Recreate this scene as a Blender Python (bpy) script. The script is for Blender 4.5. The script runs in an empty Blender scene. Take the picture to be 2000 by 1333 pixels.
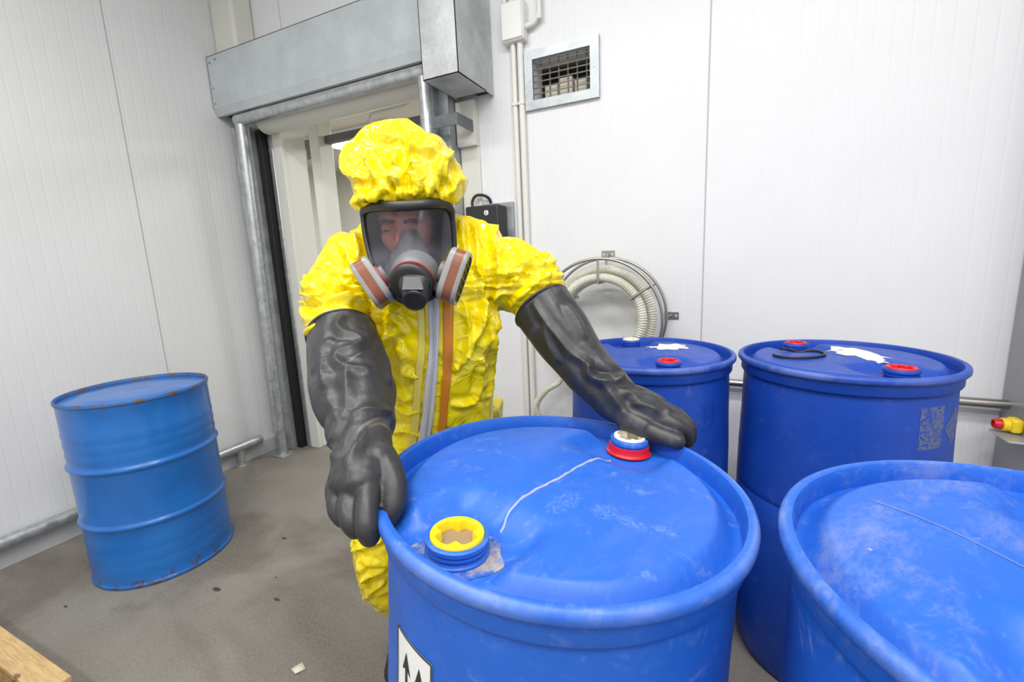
import bpy, bmesh, math, random
import numpy as np
from mathutils import Vector, Matrix, noise
from mathutils.bvhtree import BVHTree
random.seed(7)
PI = math.pi
SC = bpy.context.scene
COL = SC.collection
V = Vector

# ------------------------------------------------------------------ camera
CAM_O = V((0, 0, 1.3986))
CAM_R = V((0.90736722, 0.41805954, -0.04371448)).normalized()
CAM_W = V((-0.41895598, 0.89104917, -0.17466327)).normalized()
CAM_U = CAM_R.cross(CAM_W).normalized()
FPX = 873.06
cd = bpy.data.cameras.new('camera')
cam = bpy.data.objects.new('camera', cd)
COL.objects.link(cam)
cd.sensor_width = 36.0
cd.lens = FPX * 36.0 / 2000.0
cd.clip_start = 0.02
mw = Matrix((CAM_R, CAM_U, -CAM_W)).transposed().to_4x4()
mw.translation = CAM_O
cam.matrix_world = mw
cd.dof.use_dof = True
cd.dof.focus_distance = 0.92
cd.dof.aperture_fstop = 6.3
SC.camera = cam

# ------------------------------------------------------------------ world and exposure
SC.view_settings.view_transform = 'Standard'
SC.view_settings.look = 'None'
SC.view_settings.gamma = 1.0
SC.view_settings.use_curve_mapping = False
SC.view_settings.exposure = 0.0
wd = bpy.data.worlds.new('world')
SC.world = wd
wd.use_nodes = True
wd.node_tree.nodes['Background'].inputs[0].default_value = (0.9, 0.95, 1.0, 1)
wd.node_tree.nodes['Background'].inputs[1].default_value = 0.3

LAMP_W = 28.0      # radiance of the ceiling diffusers
LAMPS = [(-1.35, 0.25), (0.25, 0.25), (-1.35, -1.5), (0.25, -1.5), (1.6, -.6)]
LAMP_BACK = 32.0

# room planes
XL, YB, XR, YF, ZC = -3.24, 2.42, 2.4, -2.6, 3.6


def K(px, py, d):
    """point seen at picture position (px,py) of the survey photo, d metres deep"""
    return CAM_O + d * (CAM_W + CAM_R * ((px - 1000) / FPX) - CAM_U * ((py - 666.5) / FPX))


# ------------------------------------------------------------------ materials
def new_mat(name, base=(.8, .8, .8), rough=.5, metal=0.0, spec=.5, coat=0.0):
    m = bpy.data.materials.new(name)
    m.use_nodes = True
    b = m.node_tree.nodes['Principled BSDF']
    b.inputs['Base Color'].default_value = (*base, 1)
    b.inputs['Roughness'].default_value = rough
    b.inputs['Metallic'].default_value = metal
    b.inputs['Specular IOR Level'].default_value = spec
    b.inputs['Coat Weight'].default_value = coat
    b.inputs['Coat Roughness'].default_value = .12
    return m


class NT:
    def __init__(s, m):
        s.m = m
        s.n = m.node_tree.nodes
        s.l = m.node_tree.links
        s.b = s.n['Principled BSDF']
        tc = s.n.new('ShaderNodeTexCoord')
        s.obj = tc.outputs['Object']

    def mapping(s, scale, rot=(0, 0, 0)):
        mp = s.n.new('ShaderNodeMapping')
        mp.inputs['Scale'].default_value = scale
        mp.inputs['Rotation'].default_value = rot
        s.l.new(s.obj, mp.inputs['Vector'])
        return mp.outputs[0]

    def noise(s, scale, detail=4, rough=.55, vec=None, dist=0.0):
        t = s.n.new('ShaderNodeTexNoise')
        t.inputs['Scale'].default_value = scale
        t.inputs['Detail'].default_value = detail
        t.inputs['Roughness'].default_value = rough
        t.inputs['Distortion'].default_value = dist
        s.l.new(vec or s.obj, t.inputs['Vector'])
        return t.outputs['Fac']

    def vor(s, scale, vec=None, feature='F1'):
        t = s.n.new('ShaderNodeTexVoronoi')
        t.feature = feature
        t.inputs['Scale'].default_value = scale
        s.l.new(vec or s.obj, t.inputs['Vector'])
        return t.outputs['Distance']

    def remap(s, v, lo, hi, a=0.0, b=1.0):
        t = s.n.new('ShaderNodeMapRange')
        t.interpolation_type = 'SMOOTHSTEP'
        t.inputs[1].default_value = lo
        t.inputs[2].default_value = hi
        t.inputs[3].default_value = a
        t.inputs[4].default_value = b
        s.l.new(v, t.inputs[0])
        return t.outputs[0]

    def math(s, op, a, b=0.0, c=0.0):
        t = s.n.new('ShaderNodeMath')
        t.operation = op
        for i, q in enumerate((a, b, c)):
            if isinstance(q, (int, float)):
                t.inputs[i].default_value = q
            else:
                s.l.new(q, t.inputs[i])
        return t.outputs[0]

    def xyz(s, vec=None):
        t = s.n.new('ShaderNodeSeparateXYZ')
        s.l.new(vec or s.obj, t.inputs[0])
        return t.outputs

    def mix(s, fac, c1, c2):
        t = s.n.new('ShaderNodeMix')
        t.data_type = 'RGBA'
        if isinstance(fac, (int, float)):
            t.inputs[0].default_value = fac
        else:
            s.l.new(fac, t.inputs[0])
        for i, q in ((6, c1), (7, c2)):
            if isinstance(q, tuple):
                t.inputs[i].default_value = (*q, 1)
            else:
                s.l.new(q, t.inputs[i])
        return t.outputs[2]

    def color(s, c):
        s.l.new(c, s.b.inputs['Base Color'])

    def rough(s, v):
        s.l.new(v, s.b.inputs['Roughness'])

    def bump(s, h, dist=.01, strength=1.0):
        t = s.n.new('ShaderNodeBump')
        t.inputs['Strength'].default_value = strength
        t.inputs['Distance'].default_value = dist
        s.l.new(h, t.inputs['Height'])
        s.l.new(t.outputs[0], s.b.inputs['Normal'])


M = {}


def wall_mat(name, axis, base, joints):
    m = new_mat(name, base, .42, spec=.4)
    t = NT(m)
    c = t.xyz()[axis]
    f = t.math('ABSOLUTE', t.math('SUBTRACT', t.math('FRACT', t.math('MULTIPLY', c, 1 / .062)), .5))
    rib = t.remap(f, .0, .13, 0, 1)
    jm = None
    for j in joints:
        g = t.remap(t.math('ABSOLUTE', t.math('SUBTRACT', c, j)), .0015, .004, 0, 1)
        jm = g if jm is None else t.math('MULTIPLY', jm, g)
    n = t.remap(t.noise(1.6, 3), .3, .75)
    col = t.mix(n, tuple(x * .96 for x in base), base)
    col = t.mix(jm, tuple(x * .62 for x in base), col)
    t.color(col)
    h = t.math('ADD', t.math('MULTIPLY', rib, .22), t.math('MULTIPLY', jm, .8))
    t.bump(h, .0035, .8)
    return m


WB = (.83, .84, .86)
M['wall_back'] = wall_mat('wall_back_panels', 0, WB, (-.08, -2.76, 1.1))
M['wall_left'] = wall_mat('wall_left_panels', 1, (.75, .755, .765), (1.62, .42, -.78))
M['white'] = new_mat('white_paint', (.8, .81, .82), .5)
M['ceiling'] = new_mat('ceiling_white', (.85, .86, .87), .6)
M['cream'] = new_mat('cream_panel', (.72, .72, .66), .45)
M['cream2'] = new_mat('cream_ceiling', (.74, .70, .62), .5)
M['kerb'] = new_mat('kerb_grey', (.50, .51, .51), .6)
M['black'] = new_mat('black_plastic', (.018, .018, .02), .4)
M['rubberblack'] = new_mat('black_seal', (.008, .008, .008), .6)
M['steel'] = new_mat('stainless_steel', (.42, .41, .39), .35, 1.0)
M['whiteplastic'] = new_mat('white_plastic', (.82, .82, .80), .35)
M['conduit'] = new_mat('conduit_plastic', (.78, .77, .73), .4)
M['red'] = new_mat('red_plastic', (.62, .008, .012), .35)
M['yellowplastic'] = new_mat('yellow_plastic', (.86, .62, .015), .35)
M['creamplastic'] = new_mat('cream_plastic', (.78, .74, .62), .45)
M['emit'] = new_mat('lamp_diffuser', (.9, .9, .9), .5)
for nm, w in (('emit', LAMP_W), ('emitb', LAMP_BACK)):
    if nm not in M:
        M[nm] = new_mat('lamp_diffuser_beyond', (.9, .9, .9), .5)
    b_ = M[nm].node_tree.nodes['Principled BSDF']
    b_.inputs['Emission Color'].default_value = (1, .985, .96, 1)
    b_.inputs['Emission Strength'].default_value = w


def mk_galv(name, base, rough=.42, metal=.55, scl=9.0, amp=.22):
    m = new_mat(name, base, rough, metal)
    t = NT(m)
    n = t.noise(scl, 5, .6)
    v = t.vor(55)
    f = t.remap(t.math('ADD', n, t.math('MULTIPLY', v, .12)), .35, .8)
    t.color(t.mix(f, tuple(x * (1 - amp) for x in base), tuple(min(1, x * (1 + amp * .7)) for x in base)))
    t.rough(t.remap(n, .3, .75, rough - .1, rough + .12))
    return m


M['galv'] = mk_galv('galvanized_sheet', (.46, .49, .51))
M['galvlight'] = mk_galv('galvanized_cover', (.54, .56, .57), .5, .5, 6, .22)
M['galvpipe'] = mk_galv('galvanized_pipe', (.50, .52, .53), .4, .7, 22, .2)
M['greysheet'] = mk_galv('grey_painted_sheet', (.54, .585, .61), .45, .2, 5, .1)
M['darksteel'] = mk_galv('dark_steel', (.17, .18, .19), .5, .5)
M['cabinet'] = mk_galv('cabinet_grey', (.34, .34, .36), .4, .25, 5, .12)


def mk_floor():
    m = new_mat('concrete_floor', (.33, .31, .28), .75, spec=.3)
    t = NT(m)
    n1 = t.noise(1.3, 6, .6)
    n2 = t.noise(14, 6, .7)
    n3 = t.noise(.8, 4, .6, t.mapping((1, 1.6, 1), (0, 0, .6)), .8)
    n4 = t.noise(90, 3)
    c = t.mix(t.remap(n1, .35, .7), (.195, .18, .155), (.26, .243, .21))
    c = t.mix(t.remap(n3, .47, .66, 0, .8), c, (.12, .098, .082))
    c = t.mix(t.remap(n2, .55, .8, 0, .35), c, (.15, .135, .118))
    c = t.mix(t.remap(n4, .3, .7, 0, .18), c, (.40, .38, .35))
    # a few dark drips dried on the concrete
    x, y, z = t.xyz()
    for sx, sy, r in ((-2.018, 1.043, .022), (-1.699, 1.103, .016), (-2.065, 1.43, .015), (-2.0, 1.54, .008), (-1.83, 1.2, .007), (-2.55, .72, .012)):
        dx = t.math('MULTIPLY', t.math('SUBTRACT', x, sx), .8)
        dy = t.math('MULTIPLY', t.math('SUBTRACT', y, sy), 1.9)
        rr = t.math('SQRT', t.math('ADD', t.math('MULTIPLY', dx, dx), t.math('MULTIPLY', dy, dy)))
        rr = t.math('ADD', rr, t.math('MULTIPLY', t.math('SUBTRACT', n2, .5), .02))
        c = t.mix(t.remap(rr, r * .7, r * 1.05, 1, 0), c, (.05, .045, .045))
    t.color(c)
    t.bump(t.math('ADD', n2, t.math('MULTIPLY', n4, .5)), .002, .5)
    return m


M['floor'] = mk_floor()


def mk_blue(name, base, dust=.35, seed=0.0, cloud=0.0, scuffs=()):
    m = new_mat(name, base, .4, spec=.45)
    t = NT(m)
    mp = t.n.new('ShaderNodeMapping')
    mp.inputs['Location'].default_value = (seed, seed * 1.7, seed * .3)
    t.l.new(t.obj, mp.inputs['Vector'])
    v = mp.outputs[0]
    x, y, z = t.xyz()
    n1 = t.noise(4.5, 6, .65, v, .4)
    n2 = t.noise(26, 5, .7, v, 1.0)
    n3 = t.noise(70, 4, .7, v)
    n4 = t.noise(9, 6, .75, v, 1.5)
    dustc = tuple(min(1, q * .35 + w) for q, w in zip(base, (.17, .22, .38)))
    c = t.mix(t.remap(n1, .35, .75, 0, .35), base, tuple(q * 1.5 + .012 for q in base))
    c = t.mix(t.math('MULTIPLY', t.remap(n2, .50, .68), t.remap(n4, .46, .66, 0, dust)), c, dustc)
    n5 = t.noise(160, 5, .8, v)
    c = t.mix(t.math('MULTIPLY', t.remap(n5, .56, .72), t.remap(n1, .5, .68, 0, dust)), c, dustc)
    c = t.mix(t.remap(n5, .3, .7, 0, .16), c, tuple(q * .5 for q in base))
    sc = t.noise(90, 3, .6, t.mapping((1.2, .04, 1), (0, 0, .7)))
    c = t.mix(t.math('MULTIPLY', t.remap(sc, .66, .70), t.remap(n1, .45, .65, 0, dust * .55)), c, dustc)
    rr = t.math('SQRT', t.math('ADD', t.math('MULTIPLY', x, x), t.math('MULTIPLY', y, y)))
    rim = t.math('MULTIPLY', t.remap(rr, .281, .286), t.remap(z, 1.005, 1.025))
    c = t.mix(t.math('MULTIPLY', rim, t.remap(n1, .40, .62, .05, .55)), c, dustc)
    for sx_, sy_, rx_, ry_ in scuffs:
        dx = t.math('MULTIPLY', t.math('SUBTRACT', x, sx_), 1 / rx_)
        dy = t.math('MULTIPLY', t.math('SUBTRACT', y, sy_), 1 / ry_)
        e = t.remap(t.math('ADD', t.math('MULTIPLY', dx, dx), t.math('MULTIPLY', dy, dy)), .4, 1.2, 1, 0)
        c = t.mix(t.math('MULTIPLY', t.math('MULTIPLY', e, t.remap(z, .98, 1.0)), t.remap(n5, .42, .68, 0, .5)), c, (.20, .32, .64))
    if cloud:
        top = t.remap(z, 1.0, 1.03)
        n6 = t.noise(8, 7, .8, t.mapping((1.6, .7, 1), (0, 0, -.5)), .25)
        c = t.mix(t.math('MULTIPLY', top, t.remap(n6, .48, .70, 0, cloud)), c, tuple(q * .5 + .2 for q in base))
        sp = t.vor(16, v)
        c = t.mix(t.math('MULTIPLY', top, t.remap(sp, .025, .06, .7 if cloud > .3 else 0, 0)), c, (.55, .6, .75))
    t.color(c)
    t.rough(t.remap(n4, .3, .8, .38, .55))
    t.bump(t.math('ADD', t.math('MULTIPLY', n2, .6), t.math('MULTIPLY', n3, .35)), .0012, .55)
    return m


BLUE = (.010, .065, .52)
M['blue_a'] = mk_blue('blue_plastic_scuffed', (.013, .112, .54), .7, 0.0, .14, ((.052, -.055, .020, .042), (.106, -.033, .02, .022), (.15, -.03, .03, .014), (.185, -.012, .022, .010)))
M['blue_b'] = mk_blue('blue_plastic_deep', (.006, .058, .40), .4, 3.1)
M['blue_c'] = mk_blue('blue_plastic_plain', (.006, .058, .40), .25, 6.3)
M['blue_d'] = mk_blue('blue_plastic_dusty', (.013, .112, .54), .8, 9.7, .55)
M['dustline'] = new_mat('grey_dust', (.33, .38, .52), .8)
M['dust'] = new_mat('settled_dust', (.30, .27, .24), .9)
M['capdirt'] = new_mat('cap_dirt_brown', (.27, .19, .10), .9)
M['capdirtpale'] = new_mat('cap_dirt_pale', (.60, .54, .46), .9)


def mk_dustring():
    m = new_mat('dust_on_blue', (.3, .27, .24), .85)
    t = NT(m)
    n = t.noise(22, 5, .65)
    t.color(t.mix(t.remap(n, .42, .58), (.02, .09, .40), (.34, .31, .28)))
    return m


M['dustring'] = mk_dustring()


def mk_paper():
    m = new_mat('torn_paper', (.78, .77, .73), .8)
    t = NT(m)
    n = t.noise(30, 5, .7)
    t.color(t.mix(t.remap(n, .5, .75, 0, .7), (.8, .79, .76), (.45, .47, .52)))
    return m


M['paper'] = mk_paper()
M['labelwhite'] = new_mat('label_white', (.82, .83, .82), .5)
M['labelblack'] = new_mat('label_black', (.02, .02, .02), .5)


def mk_residue():
    m = new_mat('sticker_residue', (.22, .25, .34), .8)
    t = NT(m)
    n = t.noise(60, 5, .7, t.mapping((1, 1, 1.4)), 1.2)
    n2 = t.noise(17, 3, .6)
    f = t.math('MULTIPLY', t.remap(n, .38, .52), t.remap(n2, .33, .45))
    t.l.new(t.math('MULTIPLY', f, .55), t.b.inputs['Alpha'])
    return m


M['residue'] = mk_residue()


def mk_steelpaint():
    m = new_mat('blue_drum_paint', (.012, .16, .55), .3, spec=.5, coat=.2)
    t = NT(m)
    x, y, z = t.xyz()
    n = t.noise(11, 6, .7)
    n2 = t.noise(38, 5, .7)
    base = t.mix(t.remap(t.noise(3.5, 4), .35, .7), (.009, .125, .46), (.015, .165, .55))
    rust = (.10, .045, .02)
    low = t.remap(z, .0, .11, .15, 0)
    top = t.remap(z, .868, .882, 0, .16)
    hoop = t.math('ADD', t.math('ADD', low, top), 0.0)
    c = t.mix(t.remap(t.math('ADD', t.math('ADD', t.math('MULTIPLY', n, .6), t.math('MULTIPLY', n2, .4)), hoop), .665, .70, 0, .85), base, rust)
    t.color(c)
    t.bump(t.math('ADD', n, t.math('MULTIPLY', n2, .2)), .003, .35)
    return m


M['steelpaint'] = mk_steelpaint()


def mk_rim():
    m = new_mat('rusted_rim', (.012, .16, .55), .5)
    t = NT(m)
    n = t.noise(16, 6, .75)
    t.color(t.mix(t.remap(n, .42, .6), (.012, .14, .45), (.13, .075, .045)))
    return m


M['rim'] = mk_rim()


def mk_suit():
    m = new_mat('yellow_coated_fabric', (.90, .70, .0), .13, spec=.6)
    t = NT(m)
    wv = t.n.new('ShaderNodeVectorMath')
    wv.operation = 'MULTIPLY_ADD'
    nz = t.n.new('ShaderNodeTexNoise')
    nz.inputs['Scale'].default_value = 9
    t.l.new(t.obj, nz.inputs['Vector'])
    t.l.new(nz.outputs['Color'], wv.inputs[0])
    wv.inputs[1].default_value = (.05, .05, .05)
    t.l.new(t.obj, wv.inputs[2])
    v1 = t.vor(13, wv.outputs[0], 'DISTANCE_TO_EDGE')
    v2 = t.vor(33, wv.outputs[0], 'DISTANCE_TO_EDGE')
    big = t.remap(t.noise(7, 2), .38, .6)
    h = t.math('ADD', t.math('MULTIPLY', t.remap(v1, 0, .22), -1.0), t.math('MULTIPLY', t.math('MULTIPLY', t.remap(v2, 0, .2), -.35), big))
    t.bump(h, .008, .5)
    t.color(t.mix(t.remap(t.noise(3, 3), .3, .7), (.88, .68, .0), (.94, .76, .004)))
    return m


M['suit'] = mk_suit()


def mk_rubber():
    m = new_mat('black_glove_rubber', (.030, .030, .034), .45, spec=.5)
    t = NT(m)
    n = t.noise(9, 6, .7, None, 1.2)
    n2 = t.noise(34, 6, .75)
    f = t.math('MULTIPLY', t.remap(n, .45, .75), t.remap(n2, .4, .7, .25, 1))
    c = t.mix(f, (.026, .026, .029), (.095, .093, .096))
    sc = t.noise(26, 2, .5, t.mapping((1, .12, .4), (.4, .2, .7)))
    c = t.mix(t.remap(sc, .69, .73, 0, .5), c, (.2, .18, .15))
    t.color(c)
    t.rough(t.remap(n2, .3, .7, .36, .52))
    t.bump(t.math('ADD', n, t.math('MULTIPLY', n2, .15)), .004, .3)
    return m


M['rubber'] = mk_rubber()
M['maskblack'] = new_mat('mask_rubber', (.022, .021, .021), .42)
M['maskdark'] = new_mat('mask_grille', (.012, .012, .013), .5)
M['maskgrey'] = new_mat('mask_grey_silicone', (.14, .145, .15), .45)
M['filtergrey'] = new_mat('filter_grey_shell', (.25, .25, .245), .35)
M['filterbrown'] = new_mat('filter_brown_band', (.20, .062, .026), .35)
M['redring'] = new_mat('red_ring', (.5, .03, .02), .4)
M['zip'] = new_mat('zip_tape_grey', (.62, .63, .65), .5)
M['zipteeth'] = new_mat('zip_teeth', (.5, .51, .54), .4)
M['orange'] = new_mat('orange_strip', (.62, .21, .012), .3)
M['fadetape'] = new_mat('clear_tape', (.78, .66, .12), .3)
M['eyewhite'] = new_mat('eye_white', (.38, .33, .32), .3)
M['iris'] = new_mat('iris_dark', (.05, .06, .09), .2)
M['hair'] = new_mat('brow_hair', (.10, .05, .03), .7)


def mk_skin():
    m = new_mat('skin', (.52, .23, .18), .45)
    m.node_tree.nodes['Principled BSDF'].inputs['Subsurface Weight'].default_value = .12
    m.node_tree.nodes['Principled BSDF'].inputs['Subsurface Radius'].default_value = (.01, .004, .002)
    t = NT(m)
    n = t.noise(40, 4, .6)
    t.color(t.mix(t.remap(n, .3, .7), (.55, .205, .155), (.62, .28, .21)))
    t.bump(t.noise(220, 3), .0008, .4)
    return m


M['skin'] = mk_skin()


def mk_visor():
    m = bpy.data.materials.new('visor_clear_tinted')
    m.use_nodes = True
    n = m.node_tree.nodes
    l = m.node_tree.links
    n.remove(n['Principled BSDF'])
    out = n['Material Output']
    tr = n.new('ShaderNodeBsdfTransparent')
    tr.inputs[0].default_value = (.80, .78, .82, 1)
    gl = n.new('ShaderNodeBsdfGlossy')
    gl.inputs['Roughness'].default_value = .09
    gl.inputs[0].default_value = (.9, .92, 1, 1)
    fr = n.new('ShaderNodeLayerWeight')
    fr.inputs[0].default_value = .25
    mr = n.new('ShaderNodeMapRange')
    mr.inputs[3].default_value = .04
    mr.inputs[4].default_value = .55
    l.new(fr.outputs['Fresnel'], mr.inputs[0])
    mx = n.new('ShaderNodeMixShader')
    l.new(mr.outputs[0], mx.inputs[0])
    l.new(tr.outputs[0], mx.inputs[1])
    l.new(gl.outputs[0], mx.inputs[2])
    # breath fog and smears on the plastic
    df = n.new('ShaderNodeBsdfDiffuse')
    df.inputs[0].default_value = (.33, .33, .39, 1)
    tc = n.new('ShaderNodeTexCoord')
    mp = n.new('ShaderNodeMapping')
    mp.inputs['Scale'].default_value = (26, 26, 6)
    l.new(tc.outputs['Object'], mp.inputs[0])
    nz = n.new('ShaderNodeTexNoise')
    nz.inputs['Scale'].default_value = 1.0
    nz.inputs['Detail'].default_value = 6
    l.new(mp.outputs[0], nz.inputs['Vector'])
    sx = n.new('ShaderNodeSeparateXYZ')
    l.new(tc.outputs['Object'], sx.inputs[0])
    zz = n.new('ShaderNodeMapRange')
    zz.interpolation_type = 'SMOOTHSTEP'
    zz.inputs[1].default_value = 1.452
    zz.inputs[2].default_value = 1.388
    zz.inputs[3].default_value = .03
    zz.inputs[4].default_value = .62
    l.new(sx.outputs[2], zz.inputs[0])
    n2 = n.new('ShaderNodeMapRange')
    n2.interpolation_type = 'SMOOTHSTEP'
    n2.inputs[1].default_value = .3
    n2.inputs[2].default_value = .7
    n2.inputs[3].default_value = .35
    n2.inputs[4].default_value = 1.0
    l.new(nz.outputs['Fac'], n2.inputs[0])
    mu = n.new('ShaderNodeMath')
    mu.operation = 'MULTIPLY'
    l.new(zz.outputs[0], mu.inputs[0])
    l.new(n2.outputs[0], mu.inputs[1])
    m2 = n.new('ShaderNodeMixShader')
    l.new(mu.outputs[0], m2.inputs[0])
    l.new(mx.outputs[0], m2.inputs[1])
    l.new(df.outputs[0], m2.inputs[2])
    l.new(m2.outputs[0], out.inputs[0])
    return m


M['visor'] = mk_visor()


def mk_wood():
    m = new_mat('pallet_wood', (.55, .38, .18), .7)
    t = NT(m)
    n = t.noise(6, 5, .6, t.mapping((2, 22, 10)), .6)
    k = t.vor(5.5, t.mapping((1, 2.2, 1)))
    c = t.mix(t.remap(n, .35, .7), (.62, .43, .20), (.45, .29, .13))
    c = t.mix(t.remap(k, .06, .13, .85, 0), c, (.16, .07, .04))
    t.color(c)
    t.bump(n, .002, .4)
    return m


M['wood'] = mk_wood()


def mk_hose():
    m = new_mat('ribbed_hose', (.66, .65, .54), .4)
    t = NT(m)
    t.b.inputs['Subsurface Weight'].default_value = 0
    t.color(t.mix(t.remap(t.noise(8, 3), .35, .7), (.58, .58, .47), (.72, .71, .62)))
    return m


M['hose'] = mk_hose()
M['orangecrate'] = new_mat('amber_crate', (.75, .45, .09), .5)
M['ductbrown'] = new_mat('duct_brown', (.13, .105, .08), .7)
M['ductbeige'] = new_mat('duct_beige', (.74, .68, .56), .7)


# ------------------------------------------------------------------ mesh builder
class MB:
    def __init__(s):
        s.v, s.f, s.mi, s.flat = [], [], [], []

    def add(s, vs, fs, mi=0, flat=False):
        o = len(s.v)
        s.v += [V(q) for q in vs]
        for f in fs:
            s.f.append([i + o for i in f])
            s.mi.append(mi)
            s.flat.append(flat)
        return s

    def box(s, x0, x1, y0, y1, z0, z1, mi=0):
        vs = [(x, y, z) for z in (z0, z1) for y in (y0, y1) for x in (x0, x1)]
        s.add(vs, [(0, 2, 3, 1), (4, 5, 7, 6), (0, 1, 5, 4), (2, 6, 7, 3), (0, 4, 6, 2), (1, 3, 7, 5)], mi, True)
        return s

    def obox(s, c, ax, ay, az, mi=0):
        """box about c with half-axis vectors"""
        c, ax, ay, az = V(c), V(ax), V(ay), V(az)
        vs = [c + ax * i + ay * j + az * k for k in (-1, 1) for j in (-1, 1) for i in (-1, 1)]
        fs = [(0, 2, 3, 1), (4, 5, 7, 6), (0, 1, 5, 4), (2, 6, 7, 3), (0, 4, 6, 2), (1, 3, 7, 5)]
        if ax.cross(ay).dot(az) < 0:
            fs = [tuple(reversed(f)) for f in fs]
        s.add(vs, fs, mi, True)
        return s

    def rings(s, rings, mi=0, cap=True, closed=False, mis=None):
        n = len(rings[0])
        vs = [p for r in rings for p in r]
        fs = []
        ms = []
        m = len(rings)
        o = len(s.v)
        s.v += [V(q) for q in vs]
        for i in range(m if closed else m - 1):
            a, b = i * n, ((i + 1) % m) * n
            for j in range(n):
                k = (j + 1) % n
                s.f.append([o + a + j, o + a + k, o + b + k, o + b + j])
                s.mi.append(mis[i] if mis else mi)
                s.flat.append(False)
        if cap and not closed:
            s.f.append([o + j for j in reversed(range(n))])
            s.mi.append(mis[0] if mis else mi)
            s.flat.append(False)
            s.f.append([o + (m - 1) * n + j for j in range(n)])
            s.mi.append(mis[-1] if mis else mi)
            s.flat.append(False)
        return s

    def lathe(s, prof, n=64, c=(0, 0, 0), axis=(0, 0, 1), mi=0, mis=None, cap=True):
        c = V(c)
        az = V(axis).normalized()
        ax = az.orthogonal().normalized() if abs(az.z) < .999 else V((1, 0, 0))
        ay = az.cross(ax)
        rs = []
        for r, z in prof:
            r = max(r, 1e-5)
            rs.append([c + az * z + (ax * math.cos(2 * PI * j / n) + ay * math.sin(2 * PI * j / n)) * r for j in range(n)])
        s.rings(rs, mi, cap, mis=mis)
        return s

    def tube(s, pts, rad, n=16, mi=0, cap=True, closed=False, flatten=None):
        pts = [V(p) for p in pts]
        m = len(pts)
        if not isinstance(rad, (list, tuple)):
            rad = [rad] * m
        tang = []
        for i in range(m):
            if closed:
                t = pts[(i + 1) % m] - pts[i - 1]
            else:
                t = pts[min(i + 1, m - 1)] - pts[max(i - 1, 0)]
            tang.append(t.normalized())
        nrm = flatten.copy() if flatten is not None else tang[0].orthogonal().normalized()
        rs = []
        for i in range(m):
            t = tang[i]
            if flatten is not None:
                nrm = flatten
            nrm = (nrm - t * nrm.dot(t)).normalized()
            b = t.cross(nrm)
            r = rad[i]
            ra, rb = r if isinstance(r, (list, tuple)) else (r, r)
            rs.append([pts[i] + nrm * math.cos(2 * PI * j / n) * ra + b * math.sin(2 * PI * j / n) * rb for j in range(n)])
        s.rings(rs, mi, cap, closed)
        return s

    def sphere(s, c, r, n=12, mi=0):
        prof = [(r * math.sin(PI * i / n), -r * math.cos(PI * i / n)) for i in range(n + 1)]
        return s.lathe(prof, n * 2, c, mi=mi, cap=False)

    def capsule(s, pts, rad, n=12, mi=0):
        """tapered tube with round ends through smoothed points"""
        pts, rad = smooth_path([V(p) for p in pts], rad, 5)
        P, R = [], []
        d0 = (pts[0] - pts[1]).normalized()
        d1 = (pts[-1] - pts[-2]).normalized()
        for k in (80, 55, 30):
            a = math.radians(k)
            P.append(pts[0] + d0 * rad[0] * math.sin(a))
            R.append(rad[0] * math.cos(a))
        P += pts
        R += rad
        for k in (30, 55, 80):
            a = math.radians(k)
            P.append(pts[-1] + d1 * rad[-1] * math.sin(a))
            R.append(rad[-1] * math.cos(a))
        return s.tube(P, R, n, mi)

    def build(s, name, mats, parent=None, smooth=True, bevel=0.0, seg=2, angle=40, origin=None):
        if not isinstance(mats, (list, tuple)):
            mats = [mats]
        o = origin
        if o is None:
            o = parent['_o'] if parent is not None and '_o' in parent else (0, 0, 0)
        o = V(o)
        me = bpy.data.meshes.new(name)
        me.from_pydata([q - o for q in s.v], [], s.f)
        for q in mats:
            me.materials.append(q)
        for i, p in enumerate(me.polygons):
            p.material_index = s.mi[i]
            p.use_smooth = smooth
        ob = bpy.data.objects.new(name, me)
        COL.objects.link(ob)
        fix_normals(me)
        if parent is not None:
            ob.parent = parent
        else:
            ob.location = o
        ob['_o'] = list(o)
        if bevel:
            b = ob.modifiers.new('bevel', 'BEVEL')
            b.width = bevel
            b.segments = seg
            b.limit_method = 'ANGLE'
            b.angle_limit = math.radians(35)
        if smooth:
            try:
                me.set_sharp_from_angle(angle=math.radians(angle))
            except Exception:
                pass
        return ob


def fix_normals(me):
    bm = bmesh.new()
    bm.from_mesh(me)
    bmesh.ops.recalc_face_normals(bm, faces=bm.faces)
    bm.to_mesh(me)
    bm.free()


def smooth_path(pts, rad=None, sub=6, closed=False):
    pts = [V(p) for p in pts]
    n = len(pts)
    if rad is not None and not isinstance(rad, (list, tuple)):
        rad = [rad] * n
    out, ro = [], []
    rng = n if closed else n - 1
    for i in range(rng):
        if closed:
            p0, p1, p2, p3 = pts[i - 1], pts[i], pts[(i + 1) % n], pts[(i + 2) % n]
        else:
            p0, p1, p2, p3 = pts[max(i - 1, 0)], pts[i], pts[i + 1], pts[min(i + 2, n - 1)]
        for k in range(sub):
            t = k / sub
            out.append(.5 * ((2 * p1) + (p2 - p0) * t + (2 * p0 - 5 * p1 + 4 * p2 - p3) * t * t + (3 * p1 - p0 - 3 * p2 + p3) * t ** 3))
            if rad is not None:
                a, b = rad[i], rad[(i + 1) % n]
                tt = t * t * (3 - 2 * t)
                ro.append(a + (b - a) * tt)
    if not closed:
        out.append(pts[-1])
        if rad is not None:
            ro.append(rad[-1])
    return (out, ro) if rad is not None else out


def tag(o, label=None, cat=None, group=None, kind=None):
    if label:
        o['label'] = label
    if cat:
        o['category'] = cat
    if group:
        o['group'] = group
    if kind:
        o['kind'] = kind
    return o


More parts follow.
